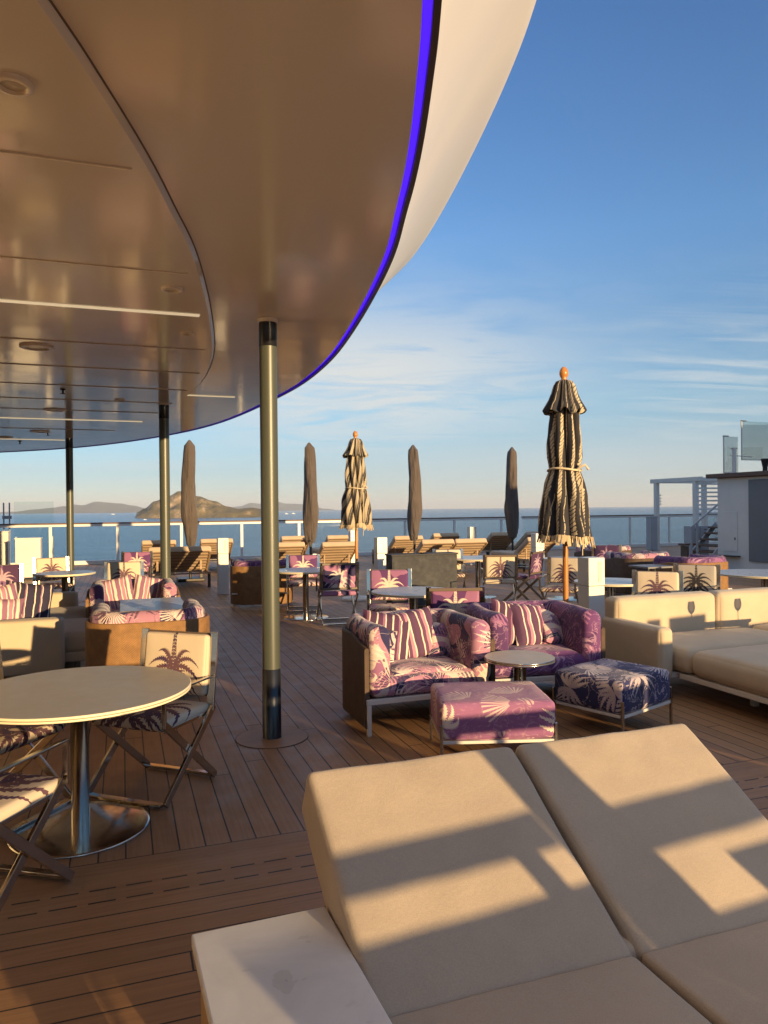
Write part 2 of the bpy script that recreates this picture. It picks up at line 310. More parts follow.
# ------------------------------------------------------------------ mesh builder
class MB:
    def __init__(s): s.v=[]; s.f=[]; s.uv=[]; s.mi=[]; s.sm=[]
    def add(s, vs, fs, uvs=None, mi=0, smooth=False, M=None):
        o = len(s.v)
        for p in vs:
            p = Vector(p); s.v.append(M @ p if M else p)
        for i, f in enumerate(fs):
            s.f.append([o+k for k in f]); s.mi.append(mi); s.sm.append(smooth)
            if uvs: s.uv.append(uvs[i])
            else:
                P = [Vector(vs[k]) for k in f]
                n = (P[1]-P[0]).cross(P[2]-P[0]); a = [abs(c) for c in n]; ax = a.index(max(a))
                s.uv.append([((p.y,p.z),(p.x,p.z),(p.x,p.y))[ax] for p in P])
        return s
    def box(s, c, d, rz=0.0, mi=0, M=None):
        x,y,z = d[0]/2,d[1]/2,d[2]/2
        vs=[(-x,-y,-z),(x,-y,-z),(x,y,-z),(-x,y,-z),(-x,-y,z),(x,-y,z),(x,y,z),(-x,y,z)]
        fs=[(0,3,2,1),(4,5,6,7),(0,1,5,4),(1,2,6,5),(2,3,7,6),(3,0,4,7)]
        X = Matrix.Translation(c) @ Matrix.Rotation(rz,4,'Z')
        return s.add(vs,fs,mi=mi,M=(M @ X if M else X))
    def bar(s, p0, p1, w, t, side=(1,0,0), mi=0):
        """flat bar from p0 to p1; w is its size along `side`, t across"""
        p0,p1=Vector(p0),Vector(p1); d=p1-p0; L=d.length; d.normalize()
        a=Vector(side); a=(a-d*a.dot(d)).normalized(); b=d.cross(a)
        vs=[]
        for q in (p0,p1):
            for i,j in ((-1,-1),(1,-1),(1,1),(-1,1)): vs.append(q+a*(w/2*i)+b*(t/2*j))
        return s.add(vs,[(3,2,1,0),(4,5,6,7),(0,1,5,4),(1,2,6,5),(2,3,7,6),(3,0,4,7)],mi=mi)
    def tube(s, pts, r, n=10, mi=0, caps=True):
        pts=[Vector(p) for p in pts]; rs=r if isinstance(r,(list,tuple)) else [r]*len(pts)
        vs=[];fs=[];up=None
        for i,p in enumerate(pts):
            d=(pts[min(i+1,len(pts)-1)]-pts[max(i-1,0)]).normalized()
            if up is None:
                up=Vector((0,0,1)) if abs(d.z)<.9 else Vector((1,0,0))
            a=(up-d*up.dot(d)).normalized(); up=a; b=d.cross(a)
            for k in range(n):
                g=2*PI*k/n; vs.append(p+(a*math.cos(g)+b*math.sin(g))*rs[i])
        for i in range(len(pts)-1):
            for k in range(n):
                k2=(k+1)%n; fs.append((i*n+k,i*n+k2,(i+1)*n+k2,(i+1)*n+k))
        s.add(vs,fs,mi=mi,smooth=True)
        if caps:
            s.add([vs[k] for k in range(n)],[tuple(range(n))[::-1]],mi=mi)
            s.add([vs[-n+k] for k in range(n)],[tuple(range(n))],mi=mi)
        return s
    def lathe(s, prof, n=48, c=(0,0,0), mi=0, smooth=True, mod=None, jit=None, zm=None):
        vs=[];fs=[];uv=[]
        zs=[0.0]
        for i in range(1,len(prof)): zs.append(zs[-1]+math.dist(prof[i],prof[i-1]))
        for i,(r,z) in enumerate(prof):
            for k in range(n):
                g=2*PI*k/n; rr=r*(mod(g,z) if mod else 1.0); dx,dy=(jit(z) if jit else (0,0))
                vs.append((c[0]+rr*math.cos(g)+dx,c[1]+rr*math.sin(g)+dy,c[2]+z+(zm(g,z) if zm else 0)))
        for i in range(len(prof)-1):
            for k in range(n):
                k2=(k+1)%n
                fs.append((i*n+k,i*n+k2,(i+1)*n+k2,(i+1)*n+k))
                uv.append([(k/n,zs[i]),((k+1)/n,zs[i]),((k+1)/n,zs[i+1]),(k/n,zs[i+1])])
        return s.add(vs,fs,uv,mi=mi,smooth=smooth)
    def cushion(s, c, d, r=.04, bulge=0.0, side_bulge=0.0, M=None, mi=0, res=.06, wr=0.0, uvo=(0,0), seed=0):
        hx,hy,hz=d[0]/2,d[1]/2,d[2]/2; r=min(r,hx*.98,hy*.98,hz*.98)
        def cs(h):
            n=max(2,int((2*h-2*r)/res)+1)
            e=[-h+r*(1-math.cos(PI/2*i/4)) for i in range(4)]
            mid=[-h+r+(2*h-2*r)*i/n for i in range(n+1)]
            return e+mid+[-x for x in reversed(e)]
        X,Y,Z=cs(hx),cs(hy),cs(hz)
        idx={};vs=[];fs=[];uvs=[]
        def vert(i,j,k):
            key=(i,j,k)
            if key in idx: return idx[key]
            p=Vector((X[i],Y[j],Z[k]))
            q=Vector((max(-hx+r,min(hx-r,p.x)),max(-hy+r,min(hy-r,p.y)),max(-hz+r,min(hz-r,p.z))))
            e=p-q
            if e.length>1e-9:
                # map the box corner region on to a sphere
                m=max(abs(e.x),abs(e.y),abs(e.z)); e=e.normalized()*m
            p2=q+e
            fx=max(0,1-(p.x/hx)**2);fy=max(0,1-(p.y/hy)**2);fz=max(0,1-(p.z/hz)**2)
            p2.z+=bulge*math.sqrt(fx*fy)*(p.z/hz)
            p2.x+=side_bulge*math.sqrt(fz*fy)*(p.x/hx); p2.y+=side_bulge*math.sqrt(fz*fx)*(p.y/hy)
            if wr:
                w=noise.noise(p2*7+Vector((seed*3.1,seed*1.7,seed)))+.5*noise.noise(p2*17+Vector((seed,0,0)))
                p2+=p2.normalized()*0+Vector((p.x/hx*.3,p.y/hy*.3,p.z/hz))*wr*w
            idx[key]=len(vs);vs.append(Vector(c)+p2);return idx[key]
        nx,ny,nz=len(X)-1,len(Y)-1,len(Z)-1
        def face(q,uv): fs.append(q);uvs.append([(a+uvo[0],b+uvo[1]) for a,b in uv])
        for i in range(nx):
            for j in range(ny):
                for k,fl in ((0,1),(nz,0)):
                    ii=[(i,j),(i+1,j),(i+1,j+1),(i,j+1)]
                    if fl: ii=ii[::-1]
                    face([vert(a,b,k) for a,b in ii],[(X[a],Y[b]) for a,b in ii])
        for i in range(nx):
            for k in range(nz):
                for j,fl in ((0,0),(ny,1)):
                    ii=[(i,k),(i+1,k),(i+1,k+1),(i,k+1)]
                    if fl: ii=ii[::-1]
                    sg=-1 if j==0 else 1
                    face([vert(a,j,b) for a,b in ii],[(X[a],sg*hy+(-sg)*(Z[b]-hz)) for a,b in ii])
        for j in range(ny):
            for k in range(nz):
                for i,fl in ((0,1),(nx,0)):
                    ii=[(j,k),(j+1,k),(j+1,k+1),(j,k+1)]
                    if fl: ii=ii[::-1]
                    sg=-1 if i==0 else 1
                    face([vert(i,a,b) for a,b in ii],[(sg*hx+(-sg)*(Z[b]-hz),Y[a]) for a,b in ii])
        return s.add(vs,fs,uvs,mi=mi,smooth=True,M=M)
    def build(s, name, mats, parent=None, bevel=0.0):
        me=bpy.data.meshes.new(name); me.from_pydata([tuple(p) for p in s.v],[],s.f)
        if not isinstance(mats,(list,tuple)): mats=[mats]
        for m in mats: me.materials.append(m)
        ul=me.uv_layers.new(name='UVMap')
        li=0
        for pi,p in enumerate(me.polygons):
            p.material_index=s.mi[pi]; p.use_smooth=s.sm[pi]
            for q in range(p.loop_total): ul.data[p.loop_start+q].uv=s.uv[pi][q]
        me.update()
        o=bpy.data.objects.new(name,me); COL.objects.link(o)
        if parent: o.parent=parent
        if bevel:
            b=o.modifiers.new('bevel','BEVEL'); b.width=bevel; b.segments=2; b.limit_method='ANGLE'; b.angle_limit=.7
        return o

def tag(o, label, cat, group=None):
    o['label']=label; o['category']=cat
    if group: o['group']=group
    return o
def thing(name, label, cat, loc=(0,0,0), rz=0.0, group=None):
    o=bpy.data.objects.new(name,None); o.empty_display_size=.1; COL.objects.link(o)
    o.location=loc; o.rotation_euler=(0,0,rz); return tag(o,label,cat,group)
def struct(o, kind='structure'): o['kind']=kind; return o
def kids(o): return [c for c in bpy.data.objects if c.parent==o]
def copy_tree(o, parent=None):
    c=o.copy(); COL.objects.link(c); c.parent=parent
    if parent: c.matrix_parent_inverse=o.matrix_parent_inverse.copy()
    for k in kids(o): copy_tree(k,c)
    return c
PROTO={}
def place(key, make, loc, rz, label, group=None, swap=None, scale=None):
    """first call builds the thing, later calls copy it; `swap` gives parts another fabric"""
    if key not in PROTO: o=PROTO[key]=make()
    else: o=copy_tree(PROTO[key])
    o.location=loc; o.rotation_euler=(0,0,rz); o['label']=label
    if group: o['group']=group
    if scale: o.scale=scale
    for k in kids(o):
        nm=k.name.split('.')[0]
        if swap and nm in swap:
            k.material_slots[0].link='OBJECT'; k.material_slots[0].material=swap[nm]
    return o
F_=740.0
def yh(x): return 512.6-.0098*x
def at(px, d, z=0.0, py=None):
    """point at distance d ahead of the viewer seen in pixel column px"""
    py = py if py is not None else yh(px)+(H_EYE-z)*F_/d
    return ((px-384-.0098*(py-512))/F_*d, d, z)
def ship(r, f, z=0.0): return (r*RX+f*FX, r*RY+f*FY, z)
def shipr(p): return (p[0]*RX+p[1]*RY, p[0]*FX+p[1]*FY)

# ------------------------------------------------------------------ camera, light, world
cam=bpy.data.cameras.new('camera'); co=bpy.data.objects.new('camera',cam); COL.objects.link(co)
cam.sensor_fit='VERTICAL'; cam.sensor_height=36; cam.lens=F_/1024*36
cam.clip_start=.05; cam.clip_end=120000
co.location=(0,0,H_EYE); co.rotation_euler=(math.radians(90-.25),.0098,0)
sc.camera=co
SE=math.radians(6.5); AZ=math.atan2(.61,-.79)
sd=bpy.data.lights.new('sun','SUN'); so=bpy.data.objects.new('sun',sd); COL.objects.link(so)
sd.energy=4.5; sd.angle=math.radians(.5); sd.color=(1,.69,.34)
sdir=Vector((math.sin(AZ)*math.cos(SE),math.cos(AZ)*math.cos(SE),math.sin(SE)))
so.rotation_euler=sdir.to_track_quat('Z','Y').to_euler(); so.location=(8,-10,12)
w=bpy.data.worlds.new('World'); sc.world=w; w.use_nodes=True
T=NT(w.node_tree); bg=T.n['Background']
sky=T.new('ShaderNodeTexSky',sky_type='NISHITA'); sky.sun_disc=False; sky.sun_elevation=SE; sky.sun_rotation=AZ
sky.altitude=0; sky.air_density=.6; sky.dust_density=0; sky.ozone_density=3
gen=T.new('ShaderNodeTexCoord').outputs['Generated']
d=T.xyz(gen)
el=d[2]
inv=T.m('DIVIDE',1.0,T.m('ADD',T.m('MAXIMUM',el,0.0),.13))
cv=T.comb(T.m('MULTIPLY',d[0],inv),T.m('MULTIPLY',d[1],inv))
c1=T.noise(T.mapv(cv,loc=(2.1,1.9,0),rot=(0,0,.5),scale=(.42,1.25,1)),1.15,6,.58,.55)
c2=T.noise(T.mapv(cv,loc=(5.2,3.1,0),rot=(0,0,-.25),scale=(.35,2.6,1)),1.5,5,.6,.7)
lowband=T.ramp(el,[(.0,(.55,)*3),(.06,(.95,)*3),(.16,(1,)*3),(.27,(.42,)*3),(.36,(0,)*3)])
k=T.m('MULTIPLY',T.ramp(c1,[(.46,(0,0,0)),(.72,(1,1,1))]),lowband)
k2=T.m('MULTIPLY',T.ramp(c2,[(.55,(0,0,0)),(.8,(.6,.6,.6))]),lowband)
ax=T.m('DIVIDE',d[0],T.m('MAXIMUM',d[1],.05))
def gauss(ca,wa,ce,we):
    a_=T.m('DIVIDE',T.m('SUBTRACT',ax,ca),wa); e_=T.m('DIVIDE',T.m('SUBTRACT',el,ce),we)
    return T.m('MULTIPLY',T.m('EXPONENT',T.m('MULTIPLY',T.m('ADD',T.m('MULTIPLY',a_,a_),T.m('MULTIPLY',e_,e_)),-1.0)),T.m('GREATER_THAN',d[1],.05))
c3=T.noise(T.mapv(cv,loc=(.7,2.3,0),rot=(0,0,-.55),scale=(.9,2.2,1)),1.7,7,.62,.8)
c4=T.noise(T.mapv(cv,loc=(3.7,1.3,0),rot=(0,0,.35),scale=(.5,3.0,1)),2.0,6,.6,.6)
bank=T.m('MULTIPLY',T.ramp(c3,[(.26,(0,0,0)),(.54,(1,1,1))]),T.m('MULTIPLY',gauss(-.03,.27,.17,.095),1.1))
streak=T.m('MULTIPLY',T.ramp(c4,[(.42,(0,0,0)),(.66,(1,1,1))]),T.m('MULTIPLY',gauss(.50,.26,.15,.09),.75))
low=T.m('MULTIPLY',gauss(.3,.5,.055,.05),.5)
kk=T.m('MULTIPLY',T.m('MAXIMUM',T.m('MAXIMUM',T.m('MULTIPLY',k,.55),T.m('MAXIMUM',bank,streak)),T.m('MAXIMUM',T.m('MULTIPLY',k2,.5),low)),.92)
SKYS=.15
cloud=rgba((.36/SKYS,.375/SKYS,.375/SKYS))
# the low atmosphere dims and warms the sky towards the horizon
air=T.ramp(el,[(.0,(.70,.45,.36)),(.05,(.70,.50,.39)),(.14,(.98,.80,.58)),(.225,(1.02,.88,.70)),(.34,(1.16,1.08,.94)),(.56,(1,1,1))])
clear=T.mix(1.0,sky.outputs[0],air,'MULTIPLY')
col=T.mix(kk,clear,cloud)
# bright patch of sky added overhead, above the view, as fill light
fill_glow=T.m('MULTIPLY',T.ramp(el,[(.60,(0,0,0)),(.78,(1,1,1))]),T.ramp(c1,[(.25,(.45,)*3),(.7,(.9,)*3)]))
col=T.mix(fill_glow,col,rgba((.405/SKYS,.395/SKYS,.39/SKYS)))
T.l.new(col,bg.inputs[0]); bg.inputs[1].default_value=SKYS
vs=sc.view_settings; vs.view_transform='Standard'; vs.look='None'; vs.exposure=1.0; vs.gamma=1; vs.use_curve_mapping=False
try:
    sc.cycles.use_denoising=True; sc.cycles.max_bounces=10; sc.cycles.transparent_max_bounces=16; sc.cycles.diffuse_bounces=5
    sc.cycles.sample_clamp_indirect=8; sc.cycles.caustics_reflective=False; sc.cycles.caustics_refractive=False
except Exception: pass

# ------------------------------------------------------------------ deck
RAIL_F=24.9; ZONE=3.72
def deckf(T,b):
    o=T.mapv(T.ob(),rot=(0,0,-TH)); x=T.xyz(o); r,f=x[0],x[1]
    zone=T.m('LESS_THAN',f,ZONE)
    va=T.comb(f,r); vb=T.comb(r,T.m('SUBTRACT',f,ZONE))
    outs=[]
    for v,gap in ((va,.0042),(vb,.0042)):
        q_=T.xyz(v); wn=T.new('ShaderNodeTexWhiteNoise',noise_dimensions='1D'); T.l.new(T.m('FLOOR',T.m('DIVIDE',q_[1],.124)),wn.inputs['W'])
        v=T.comb(T.m('ADD',q_[0],T.m('MULTIPLY',wn.outputs['Value'],2.35)),q_[1])
        br=T.new('ShaderNodeTexBrick'); T.l.new(v,br.inputs['Vector'])
        br.offset=0.0; br.offset_frequency=1; br.squash=1
        br.inputs['Scale'].default_value=1; br.inputs['Mortar Size'].default_value=gap; br.inputs['Mortar Smooth'].default_value=.15
        br.inputs['Brick Width'].default_value=2.35; br.inputs['Row Height'].default_value=.124
        br.inputs['Color1'].default_value=(.0,.0,.0,1); br.inputs['Color2'].default_value=(1,1,1,1); br.inputs['Mortar'].default_value=(.5,.5,.5,1)
        g=T.noise(T.mapv(v,scale=(2.2,46,1)),1,6,.65,.4)
        outs.append((br.outputs['Color'],br.outputs['Fac'],g))
    tone=T.mix(zone,outs[0][0],outs[1][0]); gapm=T.mix(zone,outs[0][1],T.m('MULTIPLY',outs[1][1],T.m('LESS_THAN',f,3.232))); grain=T.mix(zone,outs[0][2],outs[1][2])
    ln=T.m('LESS_THAN',T.m('ABSOLUTE',T.m('SUBTRACT',f,ZONE)),.0035)
    # drain slots
    sl=None
    for fr in (3.455,3.345):
        row=T.m('LESS_THAN',T.m('ABSOLUTE',T.m('SUBTRACT',f,fr)),.0055)
        sl=row if sl is None else T.m('MAXIMUM',sl,row)
    ph=T.m('FRACT',T.m('DIVIDE',r,.152))
    sl=T.m('MULTIPLY',sl,T.m('LESS_THAN',ph,.72))
    gapm=T.m('MAXIMUM',T.m('MAXIMUM',gapm,ln),sl)
    big=T.noise(o,.8,4,.6)
    col=T.ramp(tone,[(0,(.215,.110,.048)),(1,(.345,.182,.080))])
    col=T.mix(.55,col,T.ramp(grain,[(.3,(.20,.102,.043)),(.7,(.37,.20,.092))]))
    col=T.mix(T.ramp(big,[(.35,(.0,)*3),(.75,(.35,)*3)]),col,rgba((.24,.155,.092)))
    col=T.mix(gapm,col,rgba((.012,.010,.009)))
    T.l.new(col,b.inputs['Base Color'])
    T.l.new(T.ramp(T.noise(o,5,4,.6),[(.3,(.42,)*3),(.7,(.62,)*3)]),b.inputs['Roughness'])
    h=T.m('SUBTRACT',T.m('MULTIPLY',grain,.12),gapm)
    T.l.new(T.bump(h,.5,.004),b.inputs['Normal'])
teak=mat('teak_deck_planks',(.17,.09,.05),.5,build=deckf)
m=MB(); cs=[ship(-40,-25),ship(45,-25),ship(45,RAIL_F+.35),ship(-40,RAIL_F+.35)]
m.add(cs+[(p[0],p[1],-1.2) for p in cs],[(0,1,2,3),(0,4,5,1),(1,5,6,2),(2,6,7,3),(3,7,4,0)])
deck=struct(m.build('deck',teak))

# ------------------------------------------------------------------ sea, island, hills
def seaf(T,b):
    o=T.ob()
    n1=T.noise(o,.045,6,.62,.3); n2=T.noise(T.mapv(o,scale=(1,2.2,1)),.35,5,.6)
    big=T.noise(T.mapv(o,scale=(1,4,1)),.0035,7,.7)
    T.l.new(T.ramp(big,[(.35,(.010,.046,.105)),(.65,(.028,.098,.185))]),b.inputs['Base Color'])
    T.l.new(T.bump(n2,.6,.8,T.bump(n1,.8,3.5)),b.inputs['Normal'])
sea_m=mat('sea_water',(.02,.07,.14),.22,build=seaf,IOR=1.33)
SEA_Z=-22.0; HAZE=4.0e-5
m=MB(); S=30000; m.add([(-S,-S*.5,SEA_Z),(S,-S*.5,SEA_Z),(S,S*1.35,SEA_Z),(-S,S*1.35,SEA_Z)],[(0,1,2,3)])
struct(m.build('sea',sea_m))
def hillf(c_rock,c_green,s):
    def f(T,b):
        o=T.ob(); g=T.new('ShaderNodeNewGeometry'); nz=T.xyz(g.outputs['Normal'])[2]
        n=T.noise(o,s,6,.65); n2=T.noise(o,s*6,5,.65)
        z=T.xyz(o)[2]
        k=T.m('ADD',T.m('ADD',T.m('MULTIPLY',n,1.1),T.m('MULTIPLY',n2,.5)),T.m('MULTIPLY',T.m('SUBTRACT',nz,.75),1.2))
        col=T.ramp(k,[(.62,c_rock),(.76,tuple((a+b_)/2 for a,b_ in zip(c_rock,c_green))),(.95,c_green)])
        T.l.new(col,b.inputs['Base Color'])
        T.l.new(T.bump(n2,.9,7.0),b.inputs['Normal'])
    return f
isl_m=mat('dry_island_ground',(.2,.15,.08),.95,build=hillf((.56,.40,.25),(.17,.13,.055),.02))
mtn_m=mat('far_hill_ground',(.2,.16,.12),.95,build=hillf((.26,.20,.15),(.13,.12,.08),.0011))
def hill(name,m_,dist,prof,depth,rough,nx=150,ny=36,seed=0.0,cliff=.35):
    """a ridge whose skyline follows the (pixel column, pixel height) profile at its true distance"""
    def h_at(px):
        for (a,ha),(b_,hb) in zip(prof,prof[1:]):
            if a<=px<=b_:
                t=(px-a)/(b_-a); t=t*t*(3-2*t); return ha+(hb-ha)*t
        return 0
    x0,x1=prof[0][0],prof[-1][0]; s=dist/F_
    vs=[];fs=[]
    for i in range(nx+1):
        px=x0+(x1-x0)*i/nx; H=h_at(px)*s
        for j in range(ny+1):
            t=j/ny; bell=min(1,(t/.5)) if t<.5 else max(0,(1-t)/.5)
            bell=cliff*min(1,bell*5)+(1-cliff)*(bell*bell*(3-2*bell))
            Y=dist-depth*.5+depth*t; X=(px-384)/F_*Y
            q=Vector((X,Y,seed))*(1/(depth*.35))
            nn=noise.fractal(q,.9,2.1,5)
            ed=min(1,6*min(t,1-t))*min(1,8*min(i/nx,1-i/nx))
            z=SEA_Z-3+max(0,(H+3)*bell*(1+.0*nn)+nn*rough*H*ed*(.25+bell*(1-bell)*2))
            vs.append((X,Y+noise.noise(q*3)*depth*.03,z))
    for i in range(nx):
        for j in range(ny):
            a=i*(ny+1)+j; fs.append((a,a+ny+1,a+ny+2,a+1))
    m=MB(); m.add(vs,fs,smooth=True); return struct(m.build(name,m_))
hill('island',isl_m,2600,[(135,0),(138,6),(144,9),(155,16),(168,20),(180,24.5),(188,25),(198,21),(214,16),(228,11.5),(240,9.5),(252,9.5),(262,8),(271,2),(274,0)],420,.55,seed=2.0,cliff=.34)
hill('far_hills',mtn_m,14000,[(-10,1.5),(15,2),(35,4),(52,5.5),(64,7),(74,9),(82,8),(96,11.5),(108,10.5),(120,9.5),(133,7),(146,4),(160,2),(175,0)],2600,.34,seed=5.0,cliff=.05)
hill('distant_mountains',mtn_m,19000,[(205,0),(225,3),(240,5),(252,8),(262,7),(276,9.5),(288,7),(300,6.5),(312,4),(326,1.5),(340,0)],3200,.3,seed=9.0,cliff=.05)

def boat(px,py,L,label,sail=False):
    dist=(H_EYE-SEA_Z)*F_/(py-yh(px))
    p=at(px,dist,SEA_Z)
    t=thing('motor_boat',label,'boat',(p[0],p[1],SEA_Z),.35)
    m=MB(); n=9; vs=[];fs=[]
    for i in range(n):
        x=-L/2+L*i/(n-1); k=i/(n-1); wd=L*.13*(1-max(0,(k-.55)/.45)**2); sh=L*(.11+.05*k*k)
        vs+=[(x,-wd,sh),(x,-wd*.7,-.3),(x,wd*.7,-.3),(x,wd,sh)]
    for i in range(n-1):
        a=i*4
        for q in range(3): fs.append((a+q,a+q+1,a+q+5,a+q+4))
        fs.append((a+3,a,a+4,a+7))
    fs.append((0,1,2,3)); m.add(vs,fs); m.build('hull',white_paint,t)
    m=MB(); m.box((-L*.08,0,L*.16),(L*.42,L*.17,L*.12)); m.box((-L*.12,0,L*.245),(L*.26,L*.15,L*.055)); m.build('cabin',white_paint,t,.05)
    m=MB(); m.tube([(-L*.1,0,L*.27),(-L*.12,0,L*.46)],L*.008,6); m.build('mast',frame_white,t)
boat(113,514.6,26,'white motor boat crossing the water below the far hills')
boat(286.5,514.2,19,'small white boat on the sea, left one of the pair right of the island')
boat(293.5,514.0,20,'small white boat on the sea, right one of the pair right of the island')
boat(145,520.0,9,'tiny white boat on the water in front of the island cliff')

# ------------------------------------------------------------------ roof canopy
CZ=3.03
edge_pts=[(-3.4,-8),(-1.9,-5.6),(-.95,-3.4),(-.35,-1.6),(-.02,0),(.09,1.1),(.125,2.01),(.126,2.35),(.118,2.75),(.10,3.11),(.072,3.45),(.005,4.19),(-.26,5.7),(-.62,7.2),(-1.31,9.04),(-3.07,12.4),(-5.88,15.35),(-8.75,16.9),(-12.5,17.8),(-17,17.9),(-22,16.5),(-27,13)]
def catmull(P,n):
    out=[]
    for i in range(len(P)-1):
        p0=P[max(i-1,0)];p1=P[i];p2=P[i+1];p3=P[min(i+2,len(P)-1)]
        for k in range(n):
            t=k/n
            out.append(tuple(.5*((2*b)+(-a+c)*t+(2*a-5*b+4*c-d_)*t*t+(-a+3*b-3*c+d_)*t**3) for a,b,c,d_ in zip(p0,p1,p2,p3)))
    out.append(P[-1]); return out
EC=catmull(edge_pts,8)
# smooth a little
for _ in range(6): EC=[EC[0]]+[((EC[i-1][0]+2*EC[i][0]+EC[i+1][0])/4,(EC[i-1][1]+2*EC[i][1]+EC[i+1][1])/4) for i in range(1,len(EC)-1)]+[EC[-1]]
def offs(C,dv,_s=None):
    out=[]
    for i,p in enumerate(C):
        a=C[max(i-1,0)];b=C[min(i+1,len(C)-1)]; tx,ty=b[0]-a[0],b[1]-a[1]; L=math.hypot(tx,ty) or 1
        dv_=dv*(_s[i] if _s else 1)
        out.append((p[0]+ty/L*dv_,p[1]-tx/L*dv_))      # right-hand side is outside
    return out
def strip(m,A,za,B,zb,mi=0,smooth=True):
    n=len(A); vs=[(p[0],p[1],za) for p in A]+[(p[0],p[1],zb) for p in B]
    fs=[(i,i+1,n+i+1,n+i) for i in range(n-1)]
    return m.add(vs,fs,mi=mi,smooth=smooth)
EC=offs(EC,.045)
roof=thing('roof_canopy','large curved cream roof overhang with glossy taupe ceiling and violet edge light','roof',(-9,4,0))
def rp(mb,name,mm,bev=0):      # part of the roof, kept at world coordinates
    o=mb.build(name,mm,roof,bev); o.location=(9,-4,0); return o
IN=offs(EC,-1.06)
m=MB(); strip(m,offs(EC,-.052),CZ,IN,CZ); rp(m,'outer_ceiling',ceil_paint)
m=MB(); IN2=offs(EC,-1.078)
strip(m,offs(EC,-1.052),CZ-.001,IN,CZ-.0012,mi=1); strip(m,IN,CZ,IN2,CZ-.022,mi=0)
poly=[(p[0],p[1],CZ-.022) for p in IN2]+[(-32,12,CZ-.022),(-32,-8,CZ-.022)]
m.add(poly,[tuple(range(len(poly)))]); rp(m,'inner_ceiling',[ceil_paint,seam_dark])
m=MB(); strip(m,offs(EC,-.052),CZ+.02,offs(EC,-.022),CZ+.02,smooth=True); strip(m,offs(EC,-.052),CZ,offs(EC,-.052),CZ+.02); rp(m,'led_strip',led)
m=MB(); A=offs(EC,-.022);B=EC
strip(m,A,CZ+.02,A,CZ-.012); strip(m,A,CZ-.012,B,CZ-.012); strip(m,B,CZ-.012,offs(EC,.004),CZ+.03); rp(m,'edge_trim',trim_brown)
m=MB(); prof=[(.004,.03),(.05,.14),(.13,.30),(.24,.50),(.37,.71),(.50,.90),(.59,1.01),(.635,1.07),(.655,1.12),(.66,1.2),(.42,1.8)]
FS=[.93+.42*max(0,min(1,(p_[1]-2.6)/4.5)) for p_ in EC]
for (o0,z0),(o1,z1) in zip(prof,prof[1:]): strip(m,offs(EC,o0,FS),CZ+z0,offs(EC,o1,FS),CZ+z1)
o=rp(m,'fascia',hull_white)
mm_=o.data
import bmesh
bm=bmesh.new(); bm.from_mesh(mm_); bmesh.ops.remove_doubles(bm,verts=bm.verts,dist=.0005); bm.to_mesh(mm_); bm.free()
m=MB(); top=offs(EC,.42,FS); poly=[(p[0],p[1],CZ+1.8) for p in top]+[(-32,12,CZ+1.8),(-32,-8,CZ+1.8)]
m.add(poly,[tuple(range(len(poly)))]); rp(m,'roof_top',hull_white)
def x_limit(f,pad=1.14):       # where the transverse line at f meets the inner seam
    best=None
    C=offs(EC,-pad)
    for a,b in zip(C,C[1:]):
        ra,fa=shipr(a); rb,fb=shipr(b)
        if (fa-f)*(fb-f)<=0 and fa!=fb:
            t=(f-fa)/(fb-fa); r=ra+(rb-ra)*t
            if best is None or r>best: best=r
    return best
for f,wd,mm in [(3.1,.010,seam_white),(4.37,.010,seam_white),(5.28,.045,strip_light),(6.4,.004,seam_faint),(7.5,.004,seam_faint),(8.6,.004,seam_faint),(9.7,.004,seam_faint),(10.7,.004,seam_faint),(11.8,.06,strip_light),(13.2,.006,seam_faint),(15.2,.06,strip_light)]:
    rl=x_limit(f)
    if rl is None: continue
    L=16; c=ship(rl-L/2,f,CZ-.022-.003)
    m=MB(); m.box(c,(L,wd,.008),TH); rp(m,'linear_light' if mm is strip_light else 'ceiling_seam',mm)
c=ship(1.02,9.1,CZ-.004); m=MB(); m.box(c,(.58,.03,.01),TH); rp(m,'linear_light',strip_light)
for px,py,r in [(14,77,.058),(172,285,.065),(37,344,.13),(187,330,.05),(55,408,.14),(40,430,.15),(120,398,.06),(4,436,.15)]:
    dd=(CZ-H_EYE)*F_/(yh(px)-py); p=at(px,dd,CZ)
    m=MB(); zz=CZ-.022; m.lathe([(r*.66,zz-.006),(r*.7,zz-.016),(r,zz-.012),(r*1.02,zz+.002)],32,(p[0],p[1],0)); o=rp(m,'downlight',seam_white)
    m=MB(); m.lathe([(.001,zz-.008),(r*.66,zz-.006)],32,(p[0],p[1],0)); q=m.build('lamp_lens',lamp_lens,o)
for px,py in [(63,387),(48,431),(20,440)]:
    dd=(CZ-H_EYE)*F_/(yh(px)-py); p=at(px,dd,CZ); zz=CZ-.022
    m=MB(); m.lathe([(.03,zz+.001),(.03,zz-.012),(.012,zz-.014),(.01,zz-.05),(.028,zz-.052),(.028,zz-.056),(.001,zz-.06)],16,(p[0],p[1],0)); rp(m,'sprinkler',dark_metal)

